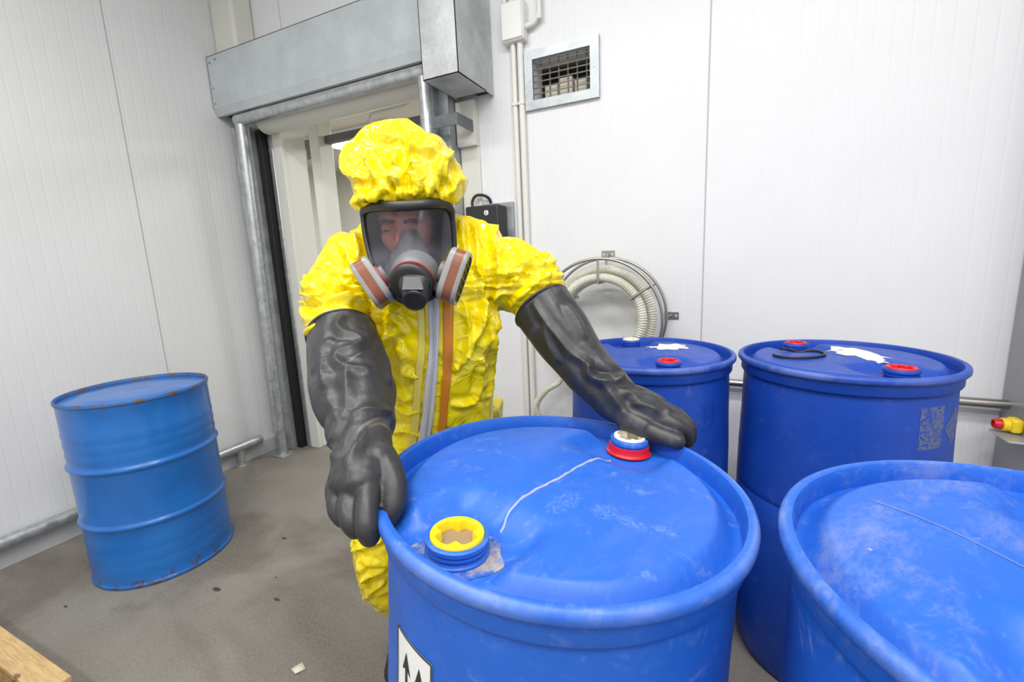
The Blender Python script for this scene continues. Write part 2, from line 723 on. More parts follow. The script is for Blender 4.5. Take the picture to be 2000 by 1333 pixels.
def thing(name, loc, label, cat, group=None):
    e = bpy.data.objects.new(name, None)
    e.empty_display_size = .1
    COL.objects.link(e)
    e.location = loc
    e['_o'] = list(loc)
    return tag(e, label, cat, group)


def struct(ob):
    ob['kind'] = 'structure'
    return ob


def remesh(mb, voxel, smooth_it=4):
    """join overlapping volumes into one continuous surface; returns verts, faces"""
    me = bpy.data.meshes.new('tmp')
    me.from_pydata(mb.v, [], mb.f)
    fix_normals(me)
    ob = bpy.data.objects.new('tmp', me)
    COL.objects.link(ob)
    r = ob.modifiers.new('r', 'REMESH')
    r.mode = 'VOXEL'
    r.voxel_size = voxel
    if smooth_it:
        q = ob.modifiers.new('s', 'SMOOTH')
        q.factor = .5
        q.iterations = smooth_it
    dg = bpy.context.evaluated_depsgraph_get()
    ev = ob.evaluated_get(dg)
    m2 = bpy.data.meshes.new_from_object(ev)
    bpy.data.objects.remove(ob)
    bpy.data.meshes.remove(me)
    return m2


def mesh_obj(name, me, mats, parent):
    o = V(parent['_o'])
    for v in me.vertices:
        v.co -= o
    me.name = name
    me.materials.clear()
    for q in (mats if isinstance(mats, (list, tuple)) else [mats]):
        me.materials.append(q)
    for p in me.polygons:
        p.use_smooth = True
    ob = bpy.data.objects.new(name, me)
    COL.objects.link(ob)
    ob.parent = parent
    ob['_o'] = list(o)
    return ob


def displace(me, fn, extra=None):
    ns = [v.normal.copy() for v in me.vertices]
    for i, (v, n) in enumerate(zip(me.vertices, ns)):
        v.co = v.co + n * (fn(v.co, n) + (float(extra[i]) if extra is not None else 0.0))
    me.update()


def creases(me, off, lines, amp, wid):
    """height of sharp folds along lines traced on the visible side of a surface"""
    bv = BVHTree.FromPolygons([v.co + off for v in me.vertices], [tuple(p.vertices) for p in me.polygons])
    X = np.array([tuple(v.co + off) for v in me.vertices])
    out = np.zeros(len(X))
    for ln in lines:
        k = 1.0
        if not isinstance(ln[0], tuple):
            k, ln = ln[0], ln[1:]
        P = []
        for q in smooth_path([V((a, b, 0)) for a, b in ln], None, 4):
            d = (K(q.x, q.y, 1) - CAM_O).normalized()
            h = bv.ray_cast(CAM_O, d)[0]
            if h is not None:
                P.append(np.array(h))
        if len(P) < 2:
            continue
        D = np.full(len(X), 9.0)
        n = len(P) - 1
        for i in range(n):
            a, b = P[i], P[i + 1]
            if np.linalg.norm(b - a) > .12:
                continue
            ab = b - a
            t = np.clip(((X - a) @ ab) / (ab @ ab + 1e-12), 0, 1)
            fade = math.sin(PI * (i + .9) / (n + .9)) ** .5
            dd = np.linalg.norm(X - a - t[:, None] * ab, axis=1) + (1 - fade) * wid
            D = np.minimum(D, dd)
        out += k * amp * (np.exp(-D / wid) - .40 * np.exp(-((D - 2.3 * wid) / (1.3 * wid)) ** 2))
    return out


def sst(a, b, x):
    t = max(0., min(1., (x - a) / (b - a)))
    return t * t * (3 - 2 * t)


# ------------------------------------------------------------------ the room
VENT = (-.945, -.625, 2.235, 2.445)      # clear opening of the vent in the back wall
DOOR = (-2.90, -1.56, 0.0, 2.46)


def wall_pieces():
    mb = MB()
    y0, y1 = YB, YB + .14
    x0, x1 = XL - .14, XR + .14
    xs = [x0, DOOR[0], DOOR[1], VENT[0], VENT[1], x1]
    zs = sorted([0, VENT[2], DOOR[3], VENT[3], ZC])
    for i in range(5):
        for j in range(4):
            xm, zm = (xs[i] + xs[i + 1]) / 2, (zs[j] + zs[j + 1]) / 2
            if DOOR[0] < xm < DOOR[1] and zm < DOOR[3] - .001:
                continue
            if VENT[0] < xm < VENT[1] and VENT[2] < zm < VENT[3]:
                continue
            mb.box(xs[i], xs[i + 1], y0, y1, zs[j], zs[j + 1])
    return mb


struct(wall_pieces().build('wall_back', M['wall_back'], smooth=False))
struct(MB().box(XL - .14, XL, YF, YB, 0, ZC).build('wall_left', M['wall_left'], smooth=False))
struct(MB().box(XR, XR + .14, YF, YB, 0, ZC).build('wall_right', M['white'], smooth=False))
struct(MB().box(XL - .14, XR + .14, YF - .14, YF, 0, ZC).build('wall_front', M['white'], smooth=False))
struct(MB().box(-4.9, XR + .14, YF - .14, 4.9, -.12, 0).build('floor', M['floor'], smooth=False))
struct(MB().box(XL - .14, XR + .14, YF - .14, YB + .14, ZC, ZC + .1).build('ceiling', M['ceiling'], smooth=False))
# kerbs at the foot of the walls
struct(MB().add([(XL, YF, 0), (XL + .035, YF, 0), (XL + .03, YF, .10), (XL, YF, .115), (XL, 2.34, 0), (XL + .035, 2.34, 0), (XL + .03, 2.34, .10), (XL, 2.34, .115)],
                [(0, 1, 2, 3), (7, 6, 5, 4), (1, 5, 6, 2), (2, 6, 7, 3), (0, 4, 5, 1), (3, 7, 4, 0)], 0, True).build('baseboard_left', M['kerb'], smooth=False))
struct(MB().box(-1.40, XR, YB - .02, YB, 0, .12).build('baseboard_back', M['kerb'], smooth=False))

# the cold room beyond the doorway
struct(MB().box(-4.86, 1.5, 4.70, 4.84, 0, 2.66).build('wall_beyond', M['cream'], smooth=False))
struct(MB().box(-4.86, -4.74, 2.56, 4.70, 0, 2.66).build('wall_beyond_left', M['cream'], smooth=False))
struct(MB().box(1.38, 1.5, 2.56, 4.70, 0, 2.66).build('wall_beyond_right', M['cream'], smooth=False))
struct(MB().box(-4.86, 1.5, 2.56, 4.84, 2.66, 2.76).build('ceiling_beyond', M['cream2'], smooth=False))
# jambs of the doorway
tr = MB().box(-2.95, -2.86, 2.385, 2.42, 0, 2.45).box(-2.90, -2.865, 2.42, 2.60, 0, 2.45)
struct(tr.build('trim_1', M['cream'], bevel=.004))
tr = MB().box(-1.60, -1.565, 2.42, 2.60, 0, 2.45)
struct(tr.build('trim_2', M['cream'], bevel=.004))
# vertical corner upstand above the shutter hood
tr = MB().box(XL, XL + .22, 2.26, YB, 2.87, ZC)
struct(tr.build('trim_4', M['cream'], bevel=.02))

# lamps
for i, (x, y) in enumerate(LAMPS):
    t = thing('ceiling_lamp', (x, y, ZC), 'long white fluorescent ceiling lamp on the ceiling above the drums', 'lamp', 'fluorescent ceiling lamps')
    MB().box(x - .7, x + .7, y - .2, y + .2, ZC - .07, ZC).build('housing', M['whiteplastic'], t, bevel=.006)
    d = MB()
    d.add([(x - .66, y - .16, ZC - .072), (x + .66, y - .16, ZC - .072), (x + .66, y + .16, ZC - .072), (x - .66, y + .16, ZC - .072)], [(3, 2, 1, 0)])
    o_ = d.build('diffuser', M['emit'], t, smooth=False)
for i, (x, y) in enumerate([(-3.15, 3.55), (-1.2, 3.55)]):
    t = thing('ceiling_lamp', (x, y, 2.66), 'flat bright ceiling lamp of the cold room beyond the doorway', 'lamp', 'lamps of the room beyond')
    MB().box(x - .5, x + .5, y - .22, y + .22, 2.62, 2.66).build('housing', M['whiteplastic'], t, bevel=.006)
    d = MB().add([(x - .46, y - .18, 2.618), (x + .46, y - .18, 2.618), (x + .46, y + .18, 2.618), (x - .46, y + .18, 2.618)], [(3, 2, 1, 0)])
    d.build('diffuser', M['emitb'], t, smooth=False)

# ------------------------------------------------------------------ plastic drums
RR = .292


def lid_height(x, y, H, bungs, R=RR):
    r = math.hypot(x, y)
    zc, zp = H - .034, H - .007
    s = 1 - sst(.232, .266, r)
    m = 0.0
    for bx, by in bungs:
        rb = math.hypot(bx, by)
        ux, uy = bx / rb, by / rb
        a = (x - bx) * ux + (y - by) * uy
        b = -(x - bx) * uy + (y - by) * ux
        f = sst(-.125, -.055, a) * (1 - sst(.058 + max(a, 0) * .35, .10 + max(a, 0) * .5, abs(b)))
        m = max(m, f)
    dome = .004 * (1 - (r / .21) ** 2) if r < .21 else 0
    z = zc + (zp + dome - zc) * s * (1 - m) + .004 * m
    # shallow seam between the two bungs
    if abs(x) < .012 and abs(y) < .15:
        z -= .002 * (1 - sst(.001, .006, abs(x)))
    return z


def plastic_drum(loc, rotz, H, label, mat, bungs=None, tilt=None):
    t = thing('plastic_drum', (0, 0, 0), label, 'drum')
    t['_mat_name'] = mat.name
    # body of revolution
    prof = [(.272, H - .036), (.272, H - .030), (.2745, H - .008), (.2765, H - .0015), (.280, H), (.286, H - .0005), (.290, H - .003), (RR, H - .008), (.2917, H - .016), (.289, H - .0195),
            (.2825, H - .022), (.281, H - .030), (.281, H - .050), (.279, H - .054), (.273, H - .0565), (.2715, H - .060), (.272, H - .068), (.2735, H - .10), (.275, H - .2), (.279, H - .32),
            (.280, H - .42), (.2802, H - .438), (.2788, H - .440), (.2802, H - .442), (.280, H - .55), (.277, .30), (.270, .12), (.262, .045), (.254, .012), (.244, 0), (.2, .004), (.001, .006)]
    body = MB().lathe(prof, 128, cap=False).build('shell', mat, t, angle=48)
    # lid
    nr, na = 66, 144
    mb = MB()
    bl = [b[0] for b in (bungs or [])]
    rs = []
    for i in range(nr + 1):
        r = .0003 + (.2725 - .0003) * i / nr
        rs.append([(r * math.cos(2 * PI * j / na), r * math.sin(2 * PI * j / na), lid_height(r * math.cos(2 * PI * j / na), r * math.sin(2 * PI * j / na), H, bl)) for j in range(na)])
    mb.rings(rs, 0, cap=False)
    mb.build('lid', mat, t, angle=60)
    t2 = t
    for (bx, by), rc, rcap, capmat, gask, top in (bungs or []):
        t2['_mat'] = None
        bung_parent = t2
        z0 = H - .030
        x, y = bx, by
        bp = bung_with(mat, t, (x, y, z0), rc, rcap, H + top, capmat, gask)
    return t


def bung_with(mat, t, c, rc, rcap, top, capmat, gask):
    x, y, z0 = c
    h = top - z0
    prof = [(rc + .004, -.004), (rc + .004, .004), (rc - .001, .007), (rc - .001, h * .42), (rc + .003, h * .47), (rc + .003, h * .56),
            (rc, h * .60), (rc, h * .66), (rc + .0035, h * .72), (rc + .0035, h * .93), (rc + .001, h), (rcap + .001, h), (rcap - .001, h - .011), (.001, h - .0145)]
    nk = MB().lathe(prof, 56, (x, y, z0), cap=False).build('bung_neck', mat, t, angle=50)
    n = 96

    def rin(a):
        k = max(0, math.cos(4 * a + PI)) ** 2.2
        return rcap * (.80 - .24 * k)
    zt = top + .003
    rs = []
    for kind in range(6):
        ring = []
        for j in range(n):
            a = 2 * PI * j / n
            r, z = [(rcap, zt - .012), (rcap, zt - .002), (rcap * .965, zt), (rin(a) * 1.04, zt), (rin(a), zt - .002), (rin(a) * .97, zt - .014)][kind]
            ring.append((x + r * math.cos(a), y + r * math.sin(a), z))
        rs.append(ring)
    mb = MB().rings(rs, 0, cap=False)
    floor_mat = {'yellow_plastic': M['capdirt'], 'cream_plastic': M['capdirtpale']}.get(capmat.name, capmat)
    mb.lathe([(rcap * .82, zt - .0135), (.0005, zt - .0135)], 32, (x, y, 0), mi=1, cap=False)
    cp = mb.build('bung_cap', [capmat, floor_mat], t, angle=50)
    tag(cp, {'yellow_plastic': 'yellow lugged screw cap', 'cream_plastic': 'off-white lugged screw cap', 'red_plastic': 'red lugged screw cap'}.get(capmat.name))
    if gask:
        g = MB().lathe([(rc + .004, 0), (rc + .010, .001), (rc + .0105, .003), (rc + .0075, .0045), (rc + .006, .007), (rc + .0055, .017), (rc + .002, .018)], 56, (x, y, z0 + .002), cap=False).build('gasket', gask, t)
        tag(g, 'red rubber gasket round the neck')
    return nk


def place(t, loc, rotz, tilt=None):
    q = Matrix.Rotation(rotz, 4, 'Z')
    if tilt:
        n = V((tilt[0], tilt[1], 1)).normalized()
        q = V((0, 0, 1)).rotation_difference(n).to_matrix().to_4x4() @ q
    q.translation = V(loc)
    t.matrix_world = q


def patch(ang0, ang1, z0, z1, R, na=14, nz=6, shape=None):
    """curved patch lying on a drum wall, in drum coordinates (degrees)"""
    mb = MB()
    vs = []
    for k in range(nz + 1):
        for j in range(na + 1):
            u, w = j / na, k / nz
            if shape:
                u, w = shape(u, w)
            a = math.radians(ang0 + (ang1 - ang0) * u)
            z = z0 + (z1 - z0) * w
            r = R(z) if callable(R) else R
            vs.append((r * math.cos(a), r * math.sin(a), z))
    fs = [(k * (na + 1) + j, k * (na + 1) + j + 1, (k + 1) * (na + 1) + j + 1, (k + 1) * (na + 1) + j) for k in range(nz) for j in range(na)]
    mb.add(vs, fs)
    return mb


def wall_r(H, off):
    pts = [(0.3, .277), (H - .55, .280), (H - .42, .280), (H - .32, .279), (H - .2, .275), (H - .10, .2735), (H - .068, .272)]

    def f(z):
        for (za, ra), (zb, rb) in zip(pts, pts[1:]):
            if za <= z <= zb:
                return ra + (rb - ra) * (z - za) / (zb - za) + off
        return .276 + off
    return f


# drum held by the worker
H1 = 1.035
ax1 = math.atan2(.947, .32) - PI / 2
d1 = plastic_drum(None, 0, H1, 'blue plastic drum tipped by the worker, yellow and white caps on its lid', M['blue_a'],
                  [((.0, -.216), .0385, .0355, M['yellowplastic'], None, -.004), ((.003, .226), .0335, .031, M['creamplastic'], M['red'], .004)])
# this-way-up label
a0, a1, zt, zb = -122 - math.degrees(ax1), -104 - math.degrees(ax1), .890, .745
f = wall_r(H1, .0008)
lb = patch(a0, a1, zb, zt, f, 16, 8)
n0 = len(lb.f)
lab = lb.build('label', [M['labelwhite'], M['labelblack']], d1)
tag(lab, 'white label with two black upward arrows')
mk = MB()


def lpoly(mb, pts, off):
    ff = wall_r(H1, off)
    vs = []
    for u, w in pts:
        a = math.radians(a0 + (a1 - a0) * u)
        z = zb + (zt - zb) * w
        vs.append((ff(z) * math.cos(a), ff(z) * math.sin(a), z))
    mb.add(vs, [tuple(range(len(vs)))], 0, True)


E_ = .022
for (u0, u1, w0, w1) in ((0, 1, 1 - E_, 1), (0, 1, 0, E_), (0, E_ * 1.5, 0, 1), (1 - E_ * 1.5, 1, 0, 1)):
    nseg = 10 if u1 - u0 > .5 else 1
    for k in range(nseg):
        ua, ub = u0 + (u1 - u0) * k / nseg, u0 + (u1 - u0) * (k + 1) / nseg
        lpoly(mk, [(ua, w0), (ub, w0), (ub, w1), (ua, w1)], .0014)
for uc in (.33, .70):
    lpoly(mk, [(uc - .035, .17), (uc + .035, .17), (uc + .035, .68), (uc - .035, .68)], .0014)
    lpoly(mk, [(uc - .13, .62), (uc, .66), (uc, .84)], .0014)
    lpoly(mk, [(uc, .66), (uc + .13, .62), (uc, .84)], .0014)
lpoly(mk, [(.14, .10), (.86, .10), (.86, .14), (.14, .14)], .0014)
mk.build('arrow_print', M['labelblack'], lab)
# dusty seam and wear marks on the lid
sm = MB()
pts = []
for k in range(31):
    y = -.150 + .315 * k / 30
    x = .0012 * math.sin(k * .55) + .0008 * math.sin(k * 1.9) + .014 * (1 - sst(-.155, -.115, y))
    pts.append((x, y, max(lid_height(x, y, H1, [(0, -.216), (.003, .226)]), lid_height(.006, y, H1, [(0, -.216), (.003, .226)]) - .001) + .0006))
sm.tube(pts, [(.0007, .0013 + .0010 * abs(math.sin(k * 1.3))) for k in range(31)], 6)
tag(sm.build('lid_seam', M['dustline'], d1), 'pale dusty seam line across the lid')
for bx, by, r0, r1 in ((0, -.216, .0425, .060),):
    dm = MB()
    n = 48
    rs = []
    for rr in (r0, (r0 + r1) / 2, r1):
        ring = []
        for j in range(n):
            a = 2 * PI * j / n
            q = rr if rr == r0 else rr + (.006 * math.sin(3 * a + 1) + .004 * math.sin(7 * a)) * (rr - r0) / (r1 - r0)
            x, y = bx + q * math.cos(a), by + q * math.sin(a)
            ring.append((x, y, lid_height(x, y, H1, [(0, -.216), (.003, .226)]) + .0008))
        rs.append(ring)
    dm.rings(rs, 0, cap=False)
    tag(dm.build('dust_ring', M['dustring'], d1), 'ring of grey dust round the yellow cap')
tg = MB()
tg.obox((-.098, .212, H1 - .0305), (.017, .004, 0), (-.001, .0035, 0), (0, 0, .0007))
tag(tg.build('moulded_tag', M['dustline'], d1, bevel=.0005), 'small pale tag moulded into the lid')
place(d1, (-.2956, .6238, .0172), ax1, (.0639, .0228))

# drum behind, under the worker's arm
H2 = 1.058
ax2 = math.atan2(.18, -.09) - PI / 2
d2 = plastic_drum(None, 0, H2, "blue plastic drum with torn white paper, behind the worker's outstretched arm", M['blue_b'],
                  [((0, -.203), .037, .034, M['red'], None, .006), ((0, .203), .036, .033, M['creamplastic'], None, .006)])


def paper_patch(cx, cy, rx, ry, H, bl, seed, pts=26):
    rnd = random.Random(seed)
    mb = MB()
    out = []
    for j in range(pts):
        a = 2 * PI * j / pts
        k = 1 + rnd.uniform(-.28, .28)
        out.append((k * math.cos(a), k * math.sin(a)))
    rs = []
    for q in (.02, .3, .6, .85, 1.0):
        rs.append([(cx + rx * u * q, cy + ry * w * q, lid_height(cx + rx * u * q, cy + ry * w * q, H, bl) + .0012 + .0015 * noise.noise(V((u * q * 3 + seed, w * q * 3, 0)))) for u, w in out])
    mb.rings(rs, 0, cap=False)
    return mb


B2 = [(0, -.203), (0, .203)]
tag(paper_patch(.105, .07, .075, .062, H2, B2, 3).build('paper_remnant', M['paper'], d2), 'torn remnant of white paper label')
# moulded arrows on the shell
em = MB()
fr = wall_r(H2, .0005)


def emb(mb, u0, u1, w0, w1):
    vs = []
    for u, w in ((u0, w0), (u1, w0), (u1, w1), (u0, w1)):
        a = math.radians(u)
        vs.append((fr(w) * math.cos(a), fr(w) * math.sin(a), w))
    vo = [(x * 1.006, y * 1.006, z) for x, y, z in vs]
    mb.add(vs + vo, [(0, 1, 2, 3), (7, 6, 5, 4), (0, 4, 5, 1), (1, 5, 6, 2), (2, 6, 7, 3), (3, 7, 4, 0)], 0, True)


g = -math.degrees(ax2)
for a_ in (-42, -35):
    emb(em, a_ + g, a_ + .9 + g, .868, .925)
    emb(em, a_ - 1.6 + g, a_ + .2 + g, .915, .920)
emb(em, -45 + g, -31 + g, .848, .852)
em.build('moulded_mark', M['blue_b'], d2)
place(d2, (-.234, 1.657, 0), ax2)

# drum at the back right
H3 = 1.062
ax3 = math.atan2(.175, -.10) - PI / 2
B3 = [(0, -.200), (0, .203)]
d3 = plastic_drum(None, 0, H3, 'blue plastic drum with two red caps and a black cord on its lid', M['blue_c'],
                  [((0, -.200), .038, .035, M['red'], None, .006), ((0, .203), .036, .033, M['red'], None, .004)])
tag(paper_patch(.075, .035, .055, .125, H3, B3, 11).build('paper_remnant', M['paper'], d3), 'torn remnant of white paper label')
g = -math.degrees(ax3)
tag(patch(-62 + g, -46 + g, .862, .978, wall_r(H3, .0012)).build('sticker_residue', M['residue'], d3), 'grey rectangle of scraped sticker residue')
dm = patch(-44 + g, -24 + g, .855, .965, wall_r(H3, .0012), 8, 8, lambda u, w: (.5 + (u - .5 + w - .5) * .5, .5 + (w - .5 - u + .5) * .5))
tag(dm.build('sticker_residue', M['residue'], d3), 'grey diamond of scraped sticker residue')
place(d3, (.3555, 1.688, 0), ax3)
# loose cord on that drum
pts = []
for k in range(33):
    a = math.radians(165 + 300 * k / 32)
    lx, ly = -.103 + .078 * math.cos(a), .055 + .060 * math.sin(a)
    p = Matrix.Rotation(ax3, 3, 'Z') @ V((lx, ly, lid_height(lx, ly, H3, B3) + .0046 + (.006 if k > 26 else 0) * (k - 26) / 6))
    pts.append(p + V((.3555, 1.688, 0)))
cord = MB().tube(pts, .0042, 10).build('cord', M['black'], origin=pts[16])
tag(cord, 'black open loop of cord lying on the back right drum lid', 'cord')

# drum in the right foreground
H4 = 1.056
ax4 = math.atan2(.25, .108) - PI / 2
d4 = plastic_drum(None, 0, H4, 'dusty blue plastic drum in the right foreground, cut by the picture edge', M['blue_d'],
                  [((.0, .218), .036, .033, M['creamplastic'], None, -.010), ((.0, -.213), .036, .033, M['creamplastic'], None, -.004)])
pts = []
for k in range(25):
    u = k / 24
    x, y = -.205 + .30 * u, .045 - .13 * u + .01 * math.sin(u * 7)
    pts.append((x, y, lid_height(x, y, H4, [(0, .213), (0, -.213)]) + .0004))
tag(MB().tube(pts, [(.0005, .0012)] * 25, 6).build('lid_seam', M['dustline'], d4), 'faint dusty line across the lid')
place(d4, (.3703, .6034, 0), ax4)

# ------------------------------------------------------------------ steel drum
sx, sy = -2.556, 1.129
sd = thing('steel_drum', (sx, sy, 0), 'blue steel drum with two rolling hoops, standing alone by the left wall', 'drum')
prof = [(.001, .012), (.27, .010), (.276, .004), (.287, 0), (.292, .004), (.292, .014), (.2875, .018), (.286, .022)]
for zc_ in (.085, .145, .205):
    prof += [(.286, zc_ - .02), (.2885, zc_), (.286, zc_ + .02)]


def hoop(z):
    return [(.286, z - .020), (.2875, z - .014), (.293, z - .008), (.2965, z), (.293, z + .008), (.2875, z + .014), (.286, z + .020)]


prof += hoop(.300) + [(.286, .44)] + hoop(.570)
for zc_ in (.625, .672, .719):
    prof += [(.286, zc_ - .018), (.2888, zc_), (.286, zc_ + .018)]
prof += [(.286, .80), (.286, .858), (.2875, .861)]
MB().lathe(prof, 128, (sx, sy, 0), cap=False).build('shell', M['steelpaint'], sd, angle=60)
MB().lathe([(.2875, .861), (.2915, .865), (.292, .875), (.289, .880), (.285, .880), (.282, .876), (.281, .862)], 128, (sx, sy, 0), cap=False).build('top_chime', M['rim'], sd)
rs = []
for i in range(31):
    r = .0005 + .2815 * i / 30
    ring = []
    for j in range(96):
        a = 2 * PI * j / 96
        x, y = r * math.cos(a), r * math.sin(a)
        z = .861 + .006 * (1 - sst(.19, .25, r)) + .005 * noise.noise(V((x * 5, y * 5, 3))) * (1 - sst(.2, .27, r))
        z += .006 * sst(-.05, .03, x * .5 - y * .8) * (1 - sst(.2, .265, r))
        ring.append((sx + x, sy + y, z))
    rs.append(ring)
MB().rings(rs, cap=False).build('lid', M['steelpaint'], sd, angle=60)

# ------------------------------------------------------------------ roller door
rd = thing('roller_door', (-2.3, 2.3, 2.3), 'galvanized roller door with hood and motor cover over the open doorway', 'door')
hd = MB()
hx0, hx1, hy, hz0, hz1 = XL + .004, -1.385, 2.185, 2.485, 2.862
hd.box(hx0, hx1, hy, hy + .004, hz0 + .05, hz1)
hd.box(hx0, hx1, hy, YB, hz1 - .004, hz1)
hd.add([(hx0, hy, hz0 + .05), (hx1, hy, hz0 + .05), (hx1, hy + .02, hz0), (hx0, hy + .02, hz0), (hx0, hy + .024, hz0 + .05), (hx1, hy + .024, hz0 + .05), (hx1, hy + .045, hz0), (hx0, hy + .045, hz0)],
       [(0, 3, 2, 1), (4, 5, 6, 7), (3, 7, 6, 2), (0, 1, 5, 4), (0, 4, 7, 3), (1, 2, 6, 5)], 0, True)
hd.box(hx0, hx0 + .004, hy, YB, hz0 + .05, hz1)
hood_ = hd.build('door_hood', M['greysheet'], rd, smooth=False)
for x, z in ((hx0 + .03, 2.82), (hx0 + .03, 2.66), (hx0 + .03, 2.56), (hx0 + .09, 2.83)):
    MB().lathe([(.006, 0), (.006, .002), (.003, .004), (.0005, .004)], 12, (x, hy, z), (0, -1, 0)).build('screw', M['darksteel'], hood_)
mc = MB()
mc.box(-1.388, -1.180, 2.04, 2.044, 2.31, 3.45).box(-1.388, -1.384, 2.04, YB - .002, 2.31, 3.45).box(-1.184, -1.180, 2.04, YB - .002, 2.31, 3.45)
mc.box(-1.388, -1.180, 2.04, 2.33, 2.31, 2.314).box(-1.388, -1.180, 2.04, YB, 3.446, 3.45)
mco = mc.build('motor_cover', M['galvlight'], rd, smooth=False)
MB().box(-1.28, -1.2, 2.335, 2.41, 2.325, 2.36).build('motor_bracket', M['rubberblack'], mco, bevel=.004)
# rolled curtain and a black box standing in for the shadow above it
MB().tube([(-2.93, 2.34, 2.44), (-1.50, 2.34, 2.44)], .085, 32).build('curtain_roll', M['cream'], rd)
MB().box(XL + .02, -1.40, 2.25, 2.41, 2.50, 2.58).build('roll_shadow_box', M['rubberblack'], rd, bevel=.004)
for sgn, gx0, gx1, sx0, sx1, bx0, bx1 in ((1, -3.20, -3.058, -3.056, -3.002, -2.998, -2.955), (-1, -1.50, -1.41, -1.535, -1.50, -1.56, -1.54)):
    gr = MB().box(gx0, gx1, 2.30, YB - .002, .0, 2.42).box(gx0, gx0 + (.025 if sgn > 0 else .02), 2.27, 2.30, 0, 2.42)
    go = gr.build('guide_rail', M['galv'], rd, bevel=.003)
    MB().box(sx0, sx1, 2.34, YB - .003, 0, 2.40).build('rubber_seal', M['rubberblack'], go, bevel=.004)
    MB().box(bx0, bx1, 2.385, YB - .003, 0, 2.40).build('edge_strip', M['galvpipe'], go, bevel=.008)
    if sgn > 0:
        MB().box(-3.10, -3.055, 2.262, 2.30, .30, .39).build('latch_plate', M['galv'], go, bevel=.003)
        MB().box(-3.16, -3.09, 2.24, 2.30, .0, .012).build('foot_plate', M['galvpipe'], go, bevel=.002)

# goal-post crash frame of pipe in front of the door
PY, PR, PZ = 2.20, .036, 2.425
cf = thing('crash_frame', (-3.04, PY, 0), 'galvanized pipe goal-post guarding the roller door opening', 'crash frame')
MB().tube([(-3.045, PY, .006), (-3.0, PY, PZ - .03)], PR, 24).build('post', M['galvpipe'], cf)
MB().tube([(-3.03, PY, PZ), (-1.45, PY, PZ)], PR, 24).build('crossbar', M['galvpipe'], cf)
MB().tube([(-1.488, PY, .006), (-1.488, PY, PZ - .03)], PR, 24).build('post', M['galvpipe'], cf)
for x in (-3.045, -1.488):
    MB().box(x - .07, x + .07, PY - .06, PY + .06, 0, .01).build('base_plate', M['galvpipe'], cf, bevel=.002)
br = MB().box(-1.462, -1.30, PY - .005, PY + .002, 2.13, 2.19).box(-1.30, -1.294, PY - .005, YB - .001, 2.13, 2.19)
br.build('wall_bracket', M['darksteel'], cf, smooth=False)
struct(MB().box(-1.405, -1.285, 2.365, YB - .0005, 2.06, 2.30).box(-1.405, -1.285, 2.40, YB - .0005, 0, 2.06).build('trim_3', M['cream'], bevel=.003))
# ------------------------------------------------------------------ things in the room beyond
bm_ = MB().box(-3.6, -1.3, 2.78, 2.84, 2.375, 2.43)
bo = bm_.build('track_beam', M['darksteel'], origin=(-2.4, 2.8, 2.4), bevel=.003)
tag(bo, 'dark steel track beam crossing behind the doorway head', 'beam')
MB().box(-3.05, -3.0, 2.775, 2.785, 2.28, 2.375).build('hanger', M['darksteel'], bo, bevel=.002)
for x in (-2.9, -1.55):
    b2 = MB().box(x - .05, x + .05, 2.72, 2.86, 0, 2.66).build('door_post', M['cream'], origin=(x, 2.8, 0), bevel=.004)
    tag(b2, 'cream upright post just inside the doorway, ' + ('left side' if x < -2 else 'right side'), 'post')
hk = smooth_path([(-2.66, 3.1, 2.40), (-2.66, 3.1, 2.57), (-2.64, 3.1, 2.62), (-2.6, 3.1, 2.635), (-2.30, 3.1, 2.64), (-2.27, 3.1, 2.66)], None, 5)
hko = MB().tube(hk, .013, 12).build('bent_pipe', M['whiteplastic'], origin=(-2.5, 3.1, 2.6))
tag(hko, 'bent white pipe near the ceiling of the room beyond', 'pipe')
dk = thing('storage_stack', (-3.05, 3.15, 0), 'amber crates with a white sack between them beyond the doorway', 'crate')
MB().box(-3.4, -2.75, 3.0, 3.5, 0, .16).build('crate', M['orangecrate'], dk, bevel=.01)
MB().box(-3.4, -2.78, 3.02, 3.5, .42, .52).build('crate', M['orangecrate'], dk, bevel=.01)
MB().box(-3.42, -2.77, 3.02, 3.48, .16, .42).build('sack', M['whiteplastic'], dk, bevel=.05, seg=4)

# ------------------------------------------------------------------ kick rail, wall rail
kr = thing('kick_rail', (-3.16, 1.0, 0), 'low galvanized pipe rail along the foot of the left wall', 'rail')
MB().tube([(-3.165, YF + .2, .145), (-3.165, 2.12, .145), ], .033, 20).build('pipe', M['galvpipe'], kr)
for y in (-1.4, .0, 1.95):
    MB().tube([(-3.165, y, .004), (-3.165, y, .13)], .026, 16).build('foot', M['galvpipe'], kr)
    MB().lathe([(.045, 0), (.045, .008), (.03, .012)], 20, (-3.165, y, 0)).build('flange', M['galvpipe'], kr)
wr = thing('wall_rail', (.4, 2.36, .77), 'grey bumper rail on the back wall behind the drums', 'rail')
MB().tube([(-.35, 2.365, .775), (1.07, 2.365, .752)], .019, 16).build('pipe', M['steel'], wr)
for x in (-.2, .85):
    MB().tube([(x, 2.365, .765), (x, YB, .765)], .012, 12).build('bracket', M['steel'], wr)

